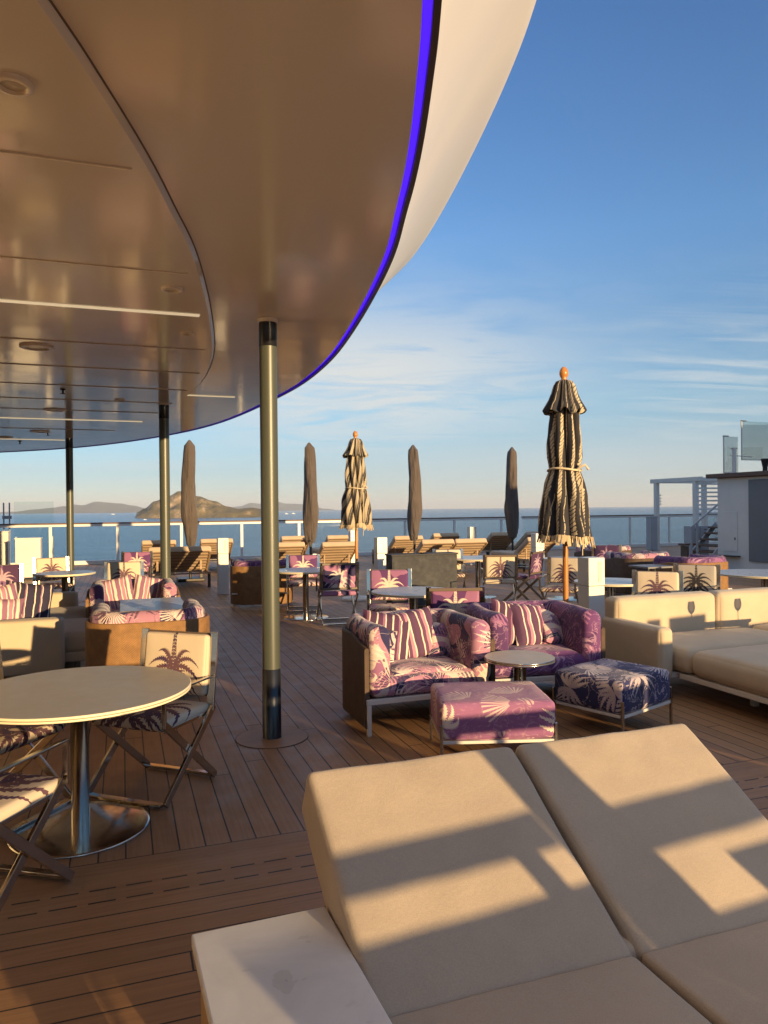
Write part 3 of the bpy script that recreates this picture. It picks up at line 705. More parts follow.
# support columns
def column():
    t=thing('support_column','','column')
    m=MB(); m.lathe([(.0635,.50),(.0635,CZ-.20)],40); m.build('shaft',olive,t)
    m=MB(); m.lathe([(.07,.006),(.068,.012),(.067,.5),(.0635,.503)],40); m.build('foot_sleeve',black_paint,t)
    m=MB(); m.lathe([(.0635,CZ-.202),(.0655,CZ-.2),(.0655,CZ-.03)],40); m.build('top_sleeve',black_paint,t)
    m=MB(); m.lathe([(.0655,CZ-.03),(.072,CZ-.028),(.074,CZ-.002)],40); m.build('top_collar',seam_white,t)
    m=MB(); m.lathe([(.262,.001),(.262,.004),(.256,.0045)],64,mi=1); m.lathe([(.256,.0045),(.001,.0046)],64,mi=0,smooth=False); m.build('floor_plate',[plate_wood,plate_edge],t)
    return t
plate_edge=mat('plate_joint',(.09,.06,.04),.6)
plate_wood=mat('deck_plate_wood',(.28,.15,.075),.55,build=woodf((.23,.12,.06),(.31,.17,.085),(3,40,3)))
for (px,d_),lab in zip([(269.7,5.36),(165,9.46),(70,13.6)],['olive metal roof column with black foot, nearest and thickest of the three','olive metal roof column in front of the brown sun loungers','thin olive roof column farthest left beside the cream dining chair']):
    p=at(px,d_,0,512); place('column',column,(p[0],p[1],0),TH,lab,'columns holding up the roof')

# ------------------------------------------------------------------ railing
def railing(r0,r1,label,posts,lit):
    c=ship((r0+r1)/2,RAIL_F,0); t=thing('deck_railing',label,'railing',c,TH)
    L=r1-r0; mid=(r0+r1)/2
    m=MB(); m.cushion((0,0,1.285),(L,.10,.045),.015,res=1.0); m.build('handrail',rail_wood,t)
    m=MB(); m.box((0,-.012,1.225),(L,.055,.07)); m.box((0,0,.06),(L,.10,.12)); m.build('rail_channel',white_paint,t,.006)
    xs=[p-mid for p in posts]
    for x in xs:
        m=MB(); m.box((x,0,.655),(.09,.05,1.07)); m.build('post',white_paint,t,.006)
    ends=[-L/2]+xs+[L/2]
    for a,b in zip(ends,ends[1:]):
        if b-a<.3: continue
        m=MB(); m.box(((a+b)/2,.008,.66),(b-a-.12,.012,1.05)); m.build('glass_panel',glass,t)
postR=[-2.86/RX*0+ (-2.86*RX+25.2*RY)+1.95*k for k in range(-9,14)]
gapR=shipr(at(525,27.9))[0]
railing(postR[0]-1,gapR-.08,'long brown topped rail with white posts and glass behind the sun loungers',[p for p in postR if p<gapR-.15],True)
railing(gapR+.08,postR[-1]+1,'brown topped glass railing in shade right of the tall striped umbrella',[p for p in postR if p>gapR+.15],False)
for (r0,r1,lab) in [(shipr(at(14,22.5))[0],shipr(at(53,22.6))[0],'clear glass windbreak standing above the rail at far left')]:
    c=ship((r0+r1)/2,RAIL_F+.2); t=thing('glass_windbreak',lab,'glass screen',c,TH)
    m=MB(); m.box((0,0,1.0),(r1-r0,.014,1.95)); m.build('pane',glass,t)
    for x in (-(r1-r0)/2+.05,(r1-r0)/2-.05): m=MB(); m.box((x,0,.45),(.05,.06,.9)); m.build('clamp_post',frame_white,t,.004)
# instrument post at far left
p=at(5,22.6); t=thing('antenna_post','thin grey twin antenna post beyond the rail at the left edge','antenna',(p[0]-.05,p[1]+.2,0),TH)
m=MB(); m.tube([(-.07,0,0),(-.07,0,1.95)],.022,8); m.build('mast',grey_paint,t)
m=MB(); m.tube([(.09,0,0),(.09,0,1.95)],.022,8); m.build('mast',grey_paint,t)
m=MB(); m.box((.02,0,1.5),(.26,.08,.10)); m.build('sensor_box',grey_paint,t,.01)

# ------------------------------------------------------------------ director chairs
def chair():
    t=thing('folding_chair','','chair')
    m=MB(); m.cushion((0,-.01,.445),(.50,.47,.06),.026,bulge=.006,uvo=(0,-.01)); m.uv=[[(a_*.62,(b_+.05)*.62) for a_,b_ in q_] for q_ in m.uv]; m.build('seat',fab_cream,t)
    M=Matrix.Translation((0,.225,.70)) @ Matrix.Rotation(math.radians(-7),4,'X')
    m=MB(); m.cushion((0,0,0),(.455,.05,.37),.02,side_bulge=.008,M=M)
    # re-project the front so that the crown of the palm sits a little below the middle
    fz=[]
    for f_,fuv in zip(m.f,m.uv):
        fz.append([((M.inverted() @ m.v[i]).x,(M.inverted() @ m.v[i]).z+.03) for i in f_])
    m.uv=fz; m.build('backrest',fab_cream,t)
    def Y(z): return .238+(z-.7)*math.tan(math.radians(7))
    for s_ in (-1,1):
        x=s_*.258
        m=MB(); m.bar((x,Y(.43),.43),(x,Y(.90),.90),.05,.014); m.build('back_post',chrome,t,.003)
        m=MB(); m.bar((x,Y(.635)-.008,.635),(x,-.245,.635),.028,.012); m.bar((x,-.245,.641),(x,-.245,.44),.028,.012); m.build('armrest',chrome,t,.003)
        m=MB(); m.bar((x+s_*.011,-.26,.02),(x+s_*.011,.225,.46),.018,.044); m.build('leg',chrome,t,.003)
        m=MB(); m.bar((x-s_*.009,.26,.02),(x-s_*.009,-.235,.46),.018,.044); m.build('leg',chrome,t,.003)
        m=MB(); m.bar((x-s_*.012,-.23,.42),(x-s_*.012,.22,.42),.012,.022); m.build('seat_rail',chrome,t,.003)
    for y in (-.262,.262):
        m=MB(); m.bar((-.25,y,.02),(.25,y,.02),.018,.042,side=(0,0,1)); m.build('foot_rail',chrome,t,.003)
    for z_ in (.872,.52):
        m=MB(); m.bar((-.255,Y(z_)+.03,z_),(.255,Y(z_)+.03,z_),.03,.012,side=(0,0,1)); m.build('back_rail',back_wood,t,.003)
    t['category']='chair'; return t
back_wood=mat('dark_back_rail',(.13,.09,.06),.4)
def face(p,q): # rotation so that local -y points from p to q
    return math.atan2(q[1]-p[1],q[0]-p[0])+PI/2
G_CH='palm print folding chairs around the deck'
def put_chair(p,look,label,fab):
    sw={'seat':fab,'backrest':fab}
    place('chair',chair,(p[0],p[1],0),look,label,G_CH,sw)
T1=(-1.597,3.85)
put_chair((-1.385,4.41),face((-1.385,4.41),(-1.60,3.83)),'cream palm print chair facing us behind the round cream table',fab_cream)
put_chair((-1.735,3.11),face((-1.735,3.11),(-1.57,3.8)),'nearest cream and plum palm chair at bottom left, back out of frame',fab_cream)
put_chair((-2.12,4.02),face((-2.12,4.02),T1),'palm seat chair at left edge tucked under the round cream table',fab_cream)

# round tables ------------------------------------------------------
def round_table(p,r,label,top=None,h=.73,rz=0.0,group='round dining tables on the deck',base=.345,name='round_table'):
    t=thing(name,label,'table',(p[0],p[1],0),rz,group)
    m=MB(); m.lathe([(.001,h-.03),(r-.03,h-.03),(r-.004,h-.026)],96,mi=1); m.lathe([(r-.004,h-.026),(r,h-.024),(r,h-.0165),(r-.003,h-.0155)],96,mi=1)
    m.lathe([(r-.003,h-.0155),(r-.004,h-.0125)],96,mi=2); m.lathe([(r-.004,h-.0125),(r,h-.0115),(r,h-.003),(r-.004,h)],96,mi=1)
    m.lathe([(r-.004,h),(.001,h)],96,mi=0,smooth=False); m.build('tabletop',[top or table_grey,table_rim,rim_groove],t)
    m=MB(); m.lathe([(.046,.0126),(.046,h-.045),(.11,h-.04),(.11,h-.031)],32); m.build('pedestal',chrome,t)
    m=MB(); m.lathe([(.046,.0125),(base-.012,.012),(base-.003,.0105),(base,.007),(base,.002)],72); m.build('base_disc',chrome,t)
    return t
round_table(T1,.565,'large round cream table with chrome pedestal in the left foreground',table_cream)
# far left set
pA=at(65,11.2); round_table(pA,.44,'small dining table at far left in front of the cream chair',table_grey,rz=TH)
c=at(54,12.1); put_chair(c,face(c,at(70,11.0)),'cream chair behind the far left dining table beside white cabinet',fab_cream)
c=at(3,10.5); put_chair(c,face(c,(-4.9,9.6)),'dark plum chair at the left edge behind striped cushions',fab_plum)
c=at(124,10.9); put_chair(c,face(c,at(122,9.9)),'cream chair with dark top rail just behind the rose tub seat',fab_cream)
c=at(136,13.6); put_chair(c,face(c,at(128,12.4)),'mauve palm chair behind the cream one, left of the loungers',fab_mauve)
# middle-left set
tH=at(306,11.3); round_table(tH,.50,'round grey table between two purple chairs behind the nearest column',table_grey)
c=at(304,12.15); put_chair(c,face(c,tH),'mauve palm chair facing us behind the table by the nearest column',fab_mauve)
c=at(337,10.75); put_chair(c,face(c,at(318,12.6)),'navy and pink palm chair seen from behind near the cream striped umbrella',fab_navy)
# middle set
tI=at(414,8.27); round_table(tI,.47,'round pale grey table behind the pink loveseat',table_grey)
c=at(390,9.0); put_chair(c,face(c,at(392,7.8)),'deep purple and pink chair at left of the pale grey table',fab_mauve)
c=at(453,7.35); put_chair(c,face(c,at(438,8.9)),'pink palm chair with dark frame, back to us, right of pale grey table',fab_mauve)
# centre set
tJ=at(478,13.7); round_table(tJ,.60,'round grey table among cream palm chairs at centre',table_grey)
c=at(450,13.4); put_chair(c,face(c,at(458,12.4)),'cream palm chair facing us at left of the centre table',fab_cream)
c=at(499,12.2); put_chair(c,face(c,at(488,13.9)),'cream chair with two palms, back to us, left of tall striped umbrella',fab_cream)
c=at(524,12.9); put_chair(c,face(c,at(480,13.4)),'dark plum chair side on at right of the centre table',fab_plum)
tK=at(566,13.3); round_table(tK,.42,'small round table right behind the tall striped umbrella',table_grey)
c=at(562,10.9); put_chair(c,face(c,at(540,9.9)),'cream chair with dark fronds directly behind the wooden umbrella pole',fab_cream)
c=at(606,14.3); put_chair(c,face(c,at(600,13.0)),'navy plum chair beyond the white post right of umbrella',fab_plum)
# right set
tM=at(612,9.15); round_table(tM,.45,'round pale table right of the white post behind the cream sofa',table_grey)
c=at(657,8.4); put_chair(c,face(c,at(650,7.2)),'cream chair whose palm back rises just above the cream sofa',fab_cream)
c=at(695,9.3); put_chair(c,face(c,at(680,8.0)),'shaded black and cream palm chair behind the cream sofa',fab_black)
tP=at(765,10.05); round_table(tP,.64,'round grey table at the right edge before the white deckhouse',table_grey)
c=at(792,10.2); put_chair(c,face(c,tP),'chair at the right edge beside the round grey table',fab_cream)

# ------------------------------------------------------------------ tub loveseats
def tub_path(w,dp,r,n=10):
    P=[]; x=w/2
    for i in range(6): P.append((-x,-dp/2+(dp-r)*i/6))
    for i in range(n+1):
        a=PI-PI/2*i/n; P.append((-x+r+r*math.cos(a),dp/2-r+r*math.sin(a)))
    for i in range(1,8): P.append((-x+r+(w-2*r)*i/8,dp/2))
    for i in range(n+1):
        a=PI/2-PI/2*i/n; P.append((x-r+r*math.cos(a),dp/2-r+r*math.sin(a)))
    for i in range(1,7): P.append((x,dp/2-r-(dp-r)*i/6))
    return P
def sweep(m,P,sec,M=None,mi=0,wr=0.0,endround=True,hmul=None,vscale=1.0):
    """sec: closed list of (offset to the inside, z); swept along P with end caps"""
    vs=[];fs=[];uv=[];n=len(sec);L=0
    per=[0.0]
    for i in range(n): per.append(per[-1]+math.dist(sec[i],sec[(i+1)%n]))
    Ls=[]
    cx=sum(s[0] for s in sec)/n; cz=sum(s[1] for s in sec)/n
    N=len(P)
    for i,p in enumerate(P):
        a=P[max(i-1,0)];b=P[min(i+1,N-1)]; tx,ty=b[0]-a[0],b[1]-a[1]; l=math.hypot(tx,ty); tx/=l;ty/=l
        nx,ny=ty,-tx
        if i: L+=math.dist(p,P[i-1])
        Ls.append(L)
        for (o,z) in sec:
            zz=z
            if hmul: zz=sec[0][1]+(z-sec[0][1])*hmul(i/(N-1))
            q=Vector((p[0]+nx*o,p[1]+ny*o,zz))
            if wr:
                k=noise.noise(Vector((L*4,o*9,z*7)))+.6*noise.noise(Vector((L*11,o*18,z*12)))
                dirv=Vector((nx*(o-cx),ny*(o-cx),z-cz)); q+=dirv.normalized()*wr*k
            vs.append(q)
    for i in range(N-1):
        for k in range(n):
            k2=(k+1)%n; fs.append((i*n+k,(i+1)*n+k,(i+1)*n+k2,i*n+k2))
            uv.append([(Ls[i],per[k]),(Ls[i+1],per[k]),(Ls[i+1],per[k+1]),(Ls[i],per[k+1])])
    m.add(vs,fs,uv,mi=mi,smooth=True,M=M)
    for base,rev in ((0,False),((N-1)*n,True)):
        ring=[vs[base+k] for k in range(n)]; c=sum((Vector(q) for q in ring),Vector())/n
        # domed end
        j=1 if not rev else -2
        out=(Vector((P[0][0]-P[1][0],P[0][1]-P[1][1],0)) if not rev else Vector((P[-1][0]-P[-2][0],P[-1][1]-P[-2][1],0))).normalized()
        rings=[ring]
        if endround:
            for sc_,of in ((.93,.022),(.75,.042),(.45,.054)): rings.append([c+(q-c)*sc_+out*of for q in ring])
        allv=[q for rg in rings for q in rg]; ff=[];
        for g in range(len(rings)-1):
            for k in range(n):
                k2=(k+1)%n; f4=(g*n+k,g*n+k2,(g+1)*n+k2,(g+1)*n+k); ff.append(f4 if not rev else f4[::-1])
        g=(len(rings)-1)*n; cap=tuple(range(g,g+n)); ff.append(cap[::-1] if rev else cap)
        m.add(allv,ff,[[ (allv[k].x*1.0+L,allv[k].z) for k in f_] for f_ in ff],mi=mi,smooth=True,M=M)
def rrect(o0,o1,z0,z1,r,n=4):
    P=[]
    for cx_,cz_,a0 in ((o1-r,z1-r,0),(o0+r,z1-r,PI/2),(o0+r,z0+r,PI),(o1-r,z0+r,1.5*PI)):
        for i in range(n+1):
            a=a0+PI/2*i/n; P.append((cx_+r*math.cos(a),cz_+r*math.sin(a)))
    return P[::-1]
def tub():
    t=thing('tub_loveseat','','loveseat'); t['category']='loveseat'
    W,D=1.06,.84
    P=tub_path(W,D,.30)
    def hm(s): 
        e=min(s,1-s); return .90+.10*min(1,e/.10)
    m=MB(); sweep(m,P,rrect(0,.035,.05,.70,.016),endround=False,hmul=hm); m.build('wicker_shell',wicker,t)
    Pc=tub_path(W-.08,D-.03,.27)
    m=MB(); sweep(m,Pc,rrect(0,.16,.30,.79,.072,5),wr=.012); m.build('back_cushion',tub_warm,t)
    m=MB(); m.cushion((0,-.09,.345),(W-.40,D-.20,.19),.055,bulge=.025,wr=.007,res=.05); m.build('seat_cushion',tub_warm,t)
    m=MB(); m.cushion((0,-.31,.345),(.001+W-.10,.26,.15),.05,res=.05,wr=.005); m.build('seat_front',tub_warm,t)
    m=MB(); m.box((0,-D/2+.0,.245),(W-.02,.035,.04)); m.box((0,.02,.235),(W-.1,D-.12,.02)); m.build('frame',frame_white,t,.005)
    for s_ in (-1,1):
        m=MB(); m.box((s_*(W/2-.03),-D/2-.002,.112),(.032,.03,.225)); m.build('leg',frame_white,t,.004)
    return t
G_TUB='wicker backed tub loveseats with printed cushions'
def put_tub(p,rz,label,fab,wk=None):
    sw={k:fab for k in ('back_cushion','seat_cushion','seat_front')}
    sw['wicker_shell']=wk or wicker
    place('tub',tub,(p[0],p[1],0),rz,label,G_TUB,sw)
def off(p,r,f): return (p[0]+r*RX+f*FX,p[1]+r*RY+f*FY)
fr=(-.152,5.355)     # front left leg of the pink loveseat
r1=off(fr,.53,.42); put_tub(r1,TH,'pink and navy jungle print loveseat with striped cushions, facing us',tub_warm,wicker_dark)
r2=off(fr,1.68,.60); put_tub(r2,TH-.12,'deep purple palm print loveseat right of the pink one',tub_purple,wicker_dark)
put_tub((-2.15,6.72),TH+PI,'orange lit wicker tub seat with its curved back to us at left',tub_pink)
put_tub((-3.10,9.12),TH,'rose print tub seat facing us behind the small grey coffee table',tub_pink)
g=at(262,12.9); put_tub(g,TH+PI-.25,'shaded wicker tub seat behind the nearest column',tub_purple,wicker)
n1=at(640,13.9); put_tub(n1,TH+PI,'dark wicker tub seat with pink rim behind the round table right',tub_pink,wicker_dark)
n2=at(694,12.7); put_tub(n2,TH+PI+.1,'wicker tub seat with magenta rim in front of the white deckhouse',tub_purple,wicker)
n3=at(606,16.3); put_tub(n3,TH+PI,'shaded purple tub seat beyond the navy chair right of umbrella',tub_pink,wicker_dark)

# coffee tables
t=thing('coffee_table','square edged grey coffee table between the two facing tub seats','coffee table',(-2.43,7.73,0),TH)
m=MB(); m.box((0,0,.667),(.64,1.05,.026)); m.build('tabletop',table_grey,t,.004)
for sx in (-1,1):
    for sy in (-1,1):
        m=MB(); m.box((sx*.29,sy*.49,.327),(.03,.03,.654)); m.build('leg',frame_white,t,.003)
p=at(652,12.4); t=thing('coffee_table','small dark coffee table between the wicker seats at right','coffee table',(p[0],p[1],0),TH)
m=MB(); m.box((0,0,.64),(.55,.5,.03)); m.build('tabletop',dark_panel,t,.004)
for sx in (-1,1):
    for sy in (-1,1):
        m=MB(); m.box((sx*.24,sy*.21,.312),(.03,.03,.625)); m.build('leg',dark_metal,t,.003)
s1=at(520.5,5.45)
t=round_table((s1[0],s1[1]),.258,'small round cocktail table with steel rim beside the purple loveseat',table_cream,h=.55,group='',base=.2,name='cocktail_table')

for k_ in kids(t):
    if k_.name.startswith('tabletop'):
        k_.data.materials[1]=chrome

# poufs
def pouf(p,rz,label,fab,d=(.66,.60),uvo=(0,0)):
    t=thing('pouf',label,'pouf',(p[0],p[1],0),rz,'printed poufs before the loveseats')
    m=MB(); m.cushion((0,0,.295),(d[0],d[1],.235),.035,bulge=.012,wr=.004,res=.05,uvo=uvo); m.build('cushion',fab,t)
    m=MB()
    for y in (-1,1): m.box((0,y*(d[1]/2-.012),.166),(d[0]-.024,.02,.02))
    for x in (-1,1): m.box((x*(d[0]/2-.012),0,.166),(.02,d[1]-.05,.02))
    m.build('frame',frame_white,t,.003)
    for x in (-1,1):
        for y in (-1,1):
            m=MB(); m.box((x*(d[0]/2-.004),y*(d[1]/2-.004),.14),(.018,.018,.28)); m.build('leg',chrome,t,.003)
pouf((.70,4.98),.05,'mauve pink pouf with cream fronds behind the tan daybed',pouf_pink,(.74,.60))
pouf((1.72,5.62),math.radians(40),'navy blue palm print pouf turned corner towards us',pouf_blue)

# throw pillows -----------------------------------------------------
def pillow(center,size,rx,rz,ry,fab,label,T_=.075,uvrot=0):
    n=16; m=MB(); vs=[];fs=[];uv=[]
    for sgn in (1,-1):
        o=len(vs)
        for i in range(n+1):
            for j in range(n+1):
                u=-1+2*i/n;v=-1+2*j/n
                pin=1-.07*(u*u*(1-v*v)+v*v*(1-u*u))*1.0
                th=T_*math.sqrt(max(0,(1-u**4)*(1-v**4)))
                th*=1+.16*noise.noise(Vector((u*2.2+center[0]*3,v*2.2+center[1],sgn)))
                vs.append((u*size/2*pin,sgn*th,v*size/2*pin))
        for i in range(n):
            for j in range(n):
                a=o+i*(n+1)+j; f=(a,a+1,a+n+2,a+n+1)
                fs.append(f if sgn>0 else f[::-1])
                uv.append([((vs[k][0],vs[k][2]) if not uvrot else (vs[k][2],vs[k][0])) for k in fs[-1]])
    m.add(vs,fs,uv,smooth=True)
    o=m.build('throw_pillow',fab); o.location=center; o.rotation_euler=(rx,ry,rz)
    return tag(o,label,'pillow','throw pillows on the seats')
def on(p,rz,x,y,z):
    c,s_=math.cos(rz),math.sin(rz); return (p[0]+x*c-y*s_,p[1]+x*s_+y*c,z)
R=math.radians
def tilt(a): return R(-a)
pillow(on(r1,TH,-.19,.05,.62),.42,tilt(22),TH-.25,R(8),str_dark,'dark striped pillow left of centre on the pink loveseat')
pillow(on(r1,TH,.045,.05,.625),.42,tilt(20),TH+.1,R(-6),str_plum,'plum and cream striped pillow at centre of the pink loveseat')
pillow(on(r1,TH,-.29,-.02,.555),.30,tilt(20),TH-.7,R(0),tub_pink,'small printed pillow at the left end of the pink loveseat')
pillow(on(r1,TH,.28,.06,.565),.32,tilt(26),TH+.3,R(10),tub_warm,'navy and pink printed pillow at right of the pink loveseat')
pillow(on(r2,TH,-.10,.05,.62),.42,tilt(20),TH-.1,R(10),str_dark,'dark striped pillow on the deep purple loveseat')
pillow(on(r2,TH,.05,.0,.61),.40,tilt(24),TH+.15,R(4),str_plum,'plum and cream striped pillow on the deep purple loveseat')
pillow(on(r2,TH,.27,.0,.56),.34,tilt(28),TH+.45,R(24),tub_warm,'navy printed pillow leaning at right of the purple loveseat')
b2=(-3.10,9.12)
pillow(on(b2,TH,-.20,.08,.62),.44,tilt(20),TH-.05,R(-12),str_purple,'left striped pillow on the rose tub seat')
pillow(on(b2,TH,.20,.08,.62),.44,tilt(20),TH+.05,R(12),str_purple,'right striped pillow on the rose tub seat')

# ------------------------------------------------------------------ cream sofas
def legs_of(t,pts,h,mm=None):
    for x,y in pts:
        m=MB(); m.box((x,y,h/2),(.05,.05,h)); m.build('leg',mm or frame_white,t,.004)
# left sofa: length along +y (ship forward), faces +x
s0=(-3.14,7.2); t=thing('sofa','cream sofa at left with striped pillows, its arm end towards us','sofa',(s0[0],s0[1],0),TH,'cream upholstered sofas')
m=MB(); m.cushion((-.55,.10,.345),(1.10,.20,.53),.035,side_bulge=.008,wr=.003); m.build('armrest',cream,t)
m=MB(); m.cushion((-.55,2.60,.345),(1.10,.20,.53),.035,side_bulge=.008); m.build('armrest',cream,t)
m=MB(); m.cushion((-1.02,1.35,.44),(.20,2.30,.72),.05,side_bulge=.01); m.build('backrest',cream,t)
for y in (.78,1.92):
    m=MB(); m.cushion((-.33,y,.335),(1.16,1.12,.19),.055,bulge=.02,wr=.004); m.build('seat_cushion',cream,t)
m=MB(); m.cushion((-.33,1.35,.19),(1.12,2.26,.10),.02,res=.3); m.build('base',cream,t)
legs_of(t,[(.17,.28),(.17,2.42),(-.95,.1),(-.95,2.6)],.14)
def on2(x,y,z): return on(s0,TH,x,y,z)
pillow(on2(-.62,.42,.58),.44,tilt(14),TH+PI/2-1.35,R(6),str_purple,'cream and plum striped pillow nearest the sofa arm at left')
pillow(on2(-.70,.80,.63),.50,tilt(14),TH+PI/2-1.25,R(-8),str_purple,'taller plum striped pillow behind the first on the left sofa')
pillow(on2(-.42,1.06,.64),.50,tilt(14),TH+PI/2-1.3,R(10),str_navy,'navy striped pillow at right on the left sofa')
p=on(s0,TH,.30,1.55,0)
t=thing('side_table','tiny white drum table at the end of the left sofa','side table',(p[0],p[1],0))
m=MB(); m.lathe([(.001,.40),(.10,.40),(.105,.395),(.105,.37),(.02,.365),(.02,.02),(.1,.015),(.1,.001)],32); m.build('drum',white_paint,t)

# right sofa, corner with chaise running towards us
q0=(2.08,7.12); t=thing('sofa','large cream corner sofa at right with long chaise towards us','sofa',(q0[0],q0[1],0),TH,'cream upholstered sofas')
for i,(x,L) in enumerate(((.62,1.18),(1.83,1.18),(3.05,1.2))):
    m=MB(); m.cushion((x,-.10,.50),(L,.22,.58),.06,side_bulge=.015,wr=.004,seed=i); m.build('back_cushion',cream,t)
m=MB(); m.cushion((.055,-.43,.38),(.15,.84,.44),.045,side_bulge=.012,wr=.004); m.build('armrest',cream,t)
m=MB(); m.cushion((.86,-.60,.325),(1.44,.80,.20),.07,bulge=.03,wr=.004); m.build('seat_cushion',cream,t)
m=MB(); m.cushion((2.30,-.60,.335),(1.40,.80,.22),.07,bulge=.03,wr=.004); m.build('seat_cushion',cream,t)
m=MB(); m.cushion((.95,-1.70,.325),(1.62,1.38,.21),.075,bulge=.035,wr=.004); m.build('seat_cushion',cream,t)
m=MB(); m.cushion((2.50,-1.70,.325),(1.44,1.38,.21),.075,bulge=.035,wr=.004); m.build('seat_cushion',cream,t)
m=MB(); m.box((1.9,-.46,.187),(3.6,.72,.045)); m.box((1.70,-1.62,.187),(3.06,1.52,.045)); m.build('frame',frame_white,t,.006)
legs_of(t,[(.16,-.1),(.55,-1.3),(.45,-2.3),(3.0,-2.3),(3.5,-.15)],.16)
m=MB(); m.bar((.32,-2.3,.14),(1.4,-1.3,.03),.03,.02,side=(0,0,1)); m.build('brace',frame_white,t,.003)

# wine glasses on a side table (their shadows fall on the sofa back)
wt=(3.95,5.955)
t=thing('side_table','white side table in the corner of the cream sofa holding two glasses','side table',(wt[0],wt[1],0),TH)
m=MB(); m.box((.29,0,.655),(.82,.30,.03)); m.build('tabletop',white_paint,t,.005)
for x in (-.08,.66):
    m=MB(); m.box((x,0,.32),(.04,.22,.64)); m.build('leg',white_paint,t,.004)
for i,dx in enumerate((0.0,.58)):
    g=(wt[0]+dx*RX,wt[1]+dx*RY,.67)
    m=MB(); m.lathe([(.001,.002),(.036,.003),(.036,.006),(.006,.012),(.0045,.05),(.0045,.10),(.012,.108),(.032,.125),(.043,.155),(.044,.18),(.036,.225),(.0345,.225),(.042,.18),(.041,.156),(.030,.128),(.001,.115)],24)
    o=m.build('wine_glass',wine_glass); o.location=g
    tag(o,['clear stemmed wine glass on the sofa side table, nearer the arm','clear stemmed wine glass on the sofa side table, farther from the arm'][i],'wine glass','wine glasses')

# ------------------------------------------------------------------ foreground daybed
TLc=Vector((-.232,2.118,.905)); hinge_f=.591; 
o0=Vector((TLc.x-FX*hinge_f,TLc.y-FY*hinge_f,0))      # hinge line, left end, on the deck
t=thing('double_daybed','wide tan double daybed with two raised backrests in the foreground','daybed',(o0.x,o0.y,0),TH)
ang=math.atan2(.905-.573,hinge_f); BLn=math.hypot(.332,hinge_f)
W1=.668
for i in range(2):
    x=W1/2+i*(W1+.012)
    M=Matrix.Translation((x,0,.573)) @ Matrix.Rotation(ang,4,'X') @ Matrix.Translation((0,BLn/2-.010,-.085))
    m=MB(); m.cushion((0,0,0),(W1,BLn+.02,.17),.024,bulge=.006,M=M,res=.022,wr=.0035,seed=i+1); m.build('backrest',tan,t)
    m=MB(); m.cushion((x,-.69,.573-.085),(W1,1.385,.17),.02,bulge=.006,res=.03,wr=.0016,seed=i+4); m.build('seat',tan,t)
m=MB(); m.box((W1+.006,-.70,.36),(2*W1-.04,1.36,.08)); m.build('frame',tan,t,.01)
m=MB(); 
for x in (.06,2*W1-.05): m.bar((x,.06,.40),(x,.50,.64),.04,.05)
m.box((W1,.45,.60),(2*W1-.1,.04,.05)); m.build('back_support',frame_white,t,.005)
# padded skirt that closes the side of the raised back
Ms=MB(); Ms.cushion((W1+.006,.22,.30),(2*W1-.03,.42,.55),.03,res=.1); 
o=Ms.build('back_base',tan,t)
legs_of(t,[(.08,-1.3),(2*W1-.08,-1.3)],.33)
# side tables by the daybed
def slab_table(p,label,rz,h=.63):
    t=thing('side_table',label,'side table',(p[0],p[1],0),rz,'pale slab side tables by the daybed')
    m=MB(); m.box((0,0,h-.016),(.335,.62,.032)); m.build('tabletop',stone_top,t,.004)
    m=MB()
    m.box((-.14,0,(h-.034)/2),(.022,.56,h-.036)); m.box((.14,0,(h-.034)/2),(.022,.56,h-.036)); m.build('side_panel',side_wood,t,.003)
    m=MB(); m.box((0,0,.2),(.255,.54,.02)); m.build('shelf',side_wood,t,.003)
b=Vector((-.158,1.90,0)); rz=TH+.03
c=Vector((math.cos(rz)*-.1675-math.sin(rz)*-.31,math.sin(rz)*-.1675+math.cos(rz)*-.31,0))
slab_table(b+c+Vector((-.004,0,0)),'pale slab side table at the left of the tan daybed in the foreground',rz)
b=Vector((1.165,2.315,0)); c=Vector((math.cos(TH)*.1675-math.sin(TH)*-.31,math.sin(TH)*.1675+math.cos(TH)*-.31,0))
slab_table(b+c,'pale slab side table at the right of the tan daybed, mostly out of frame',TH)

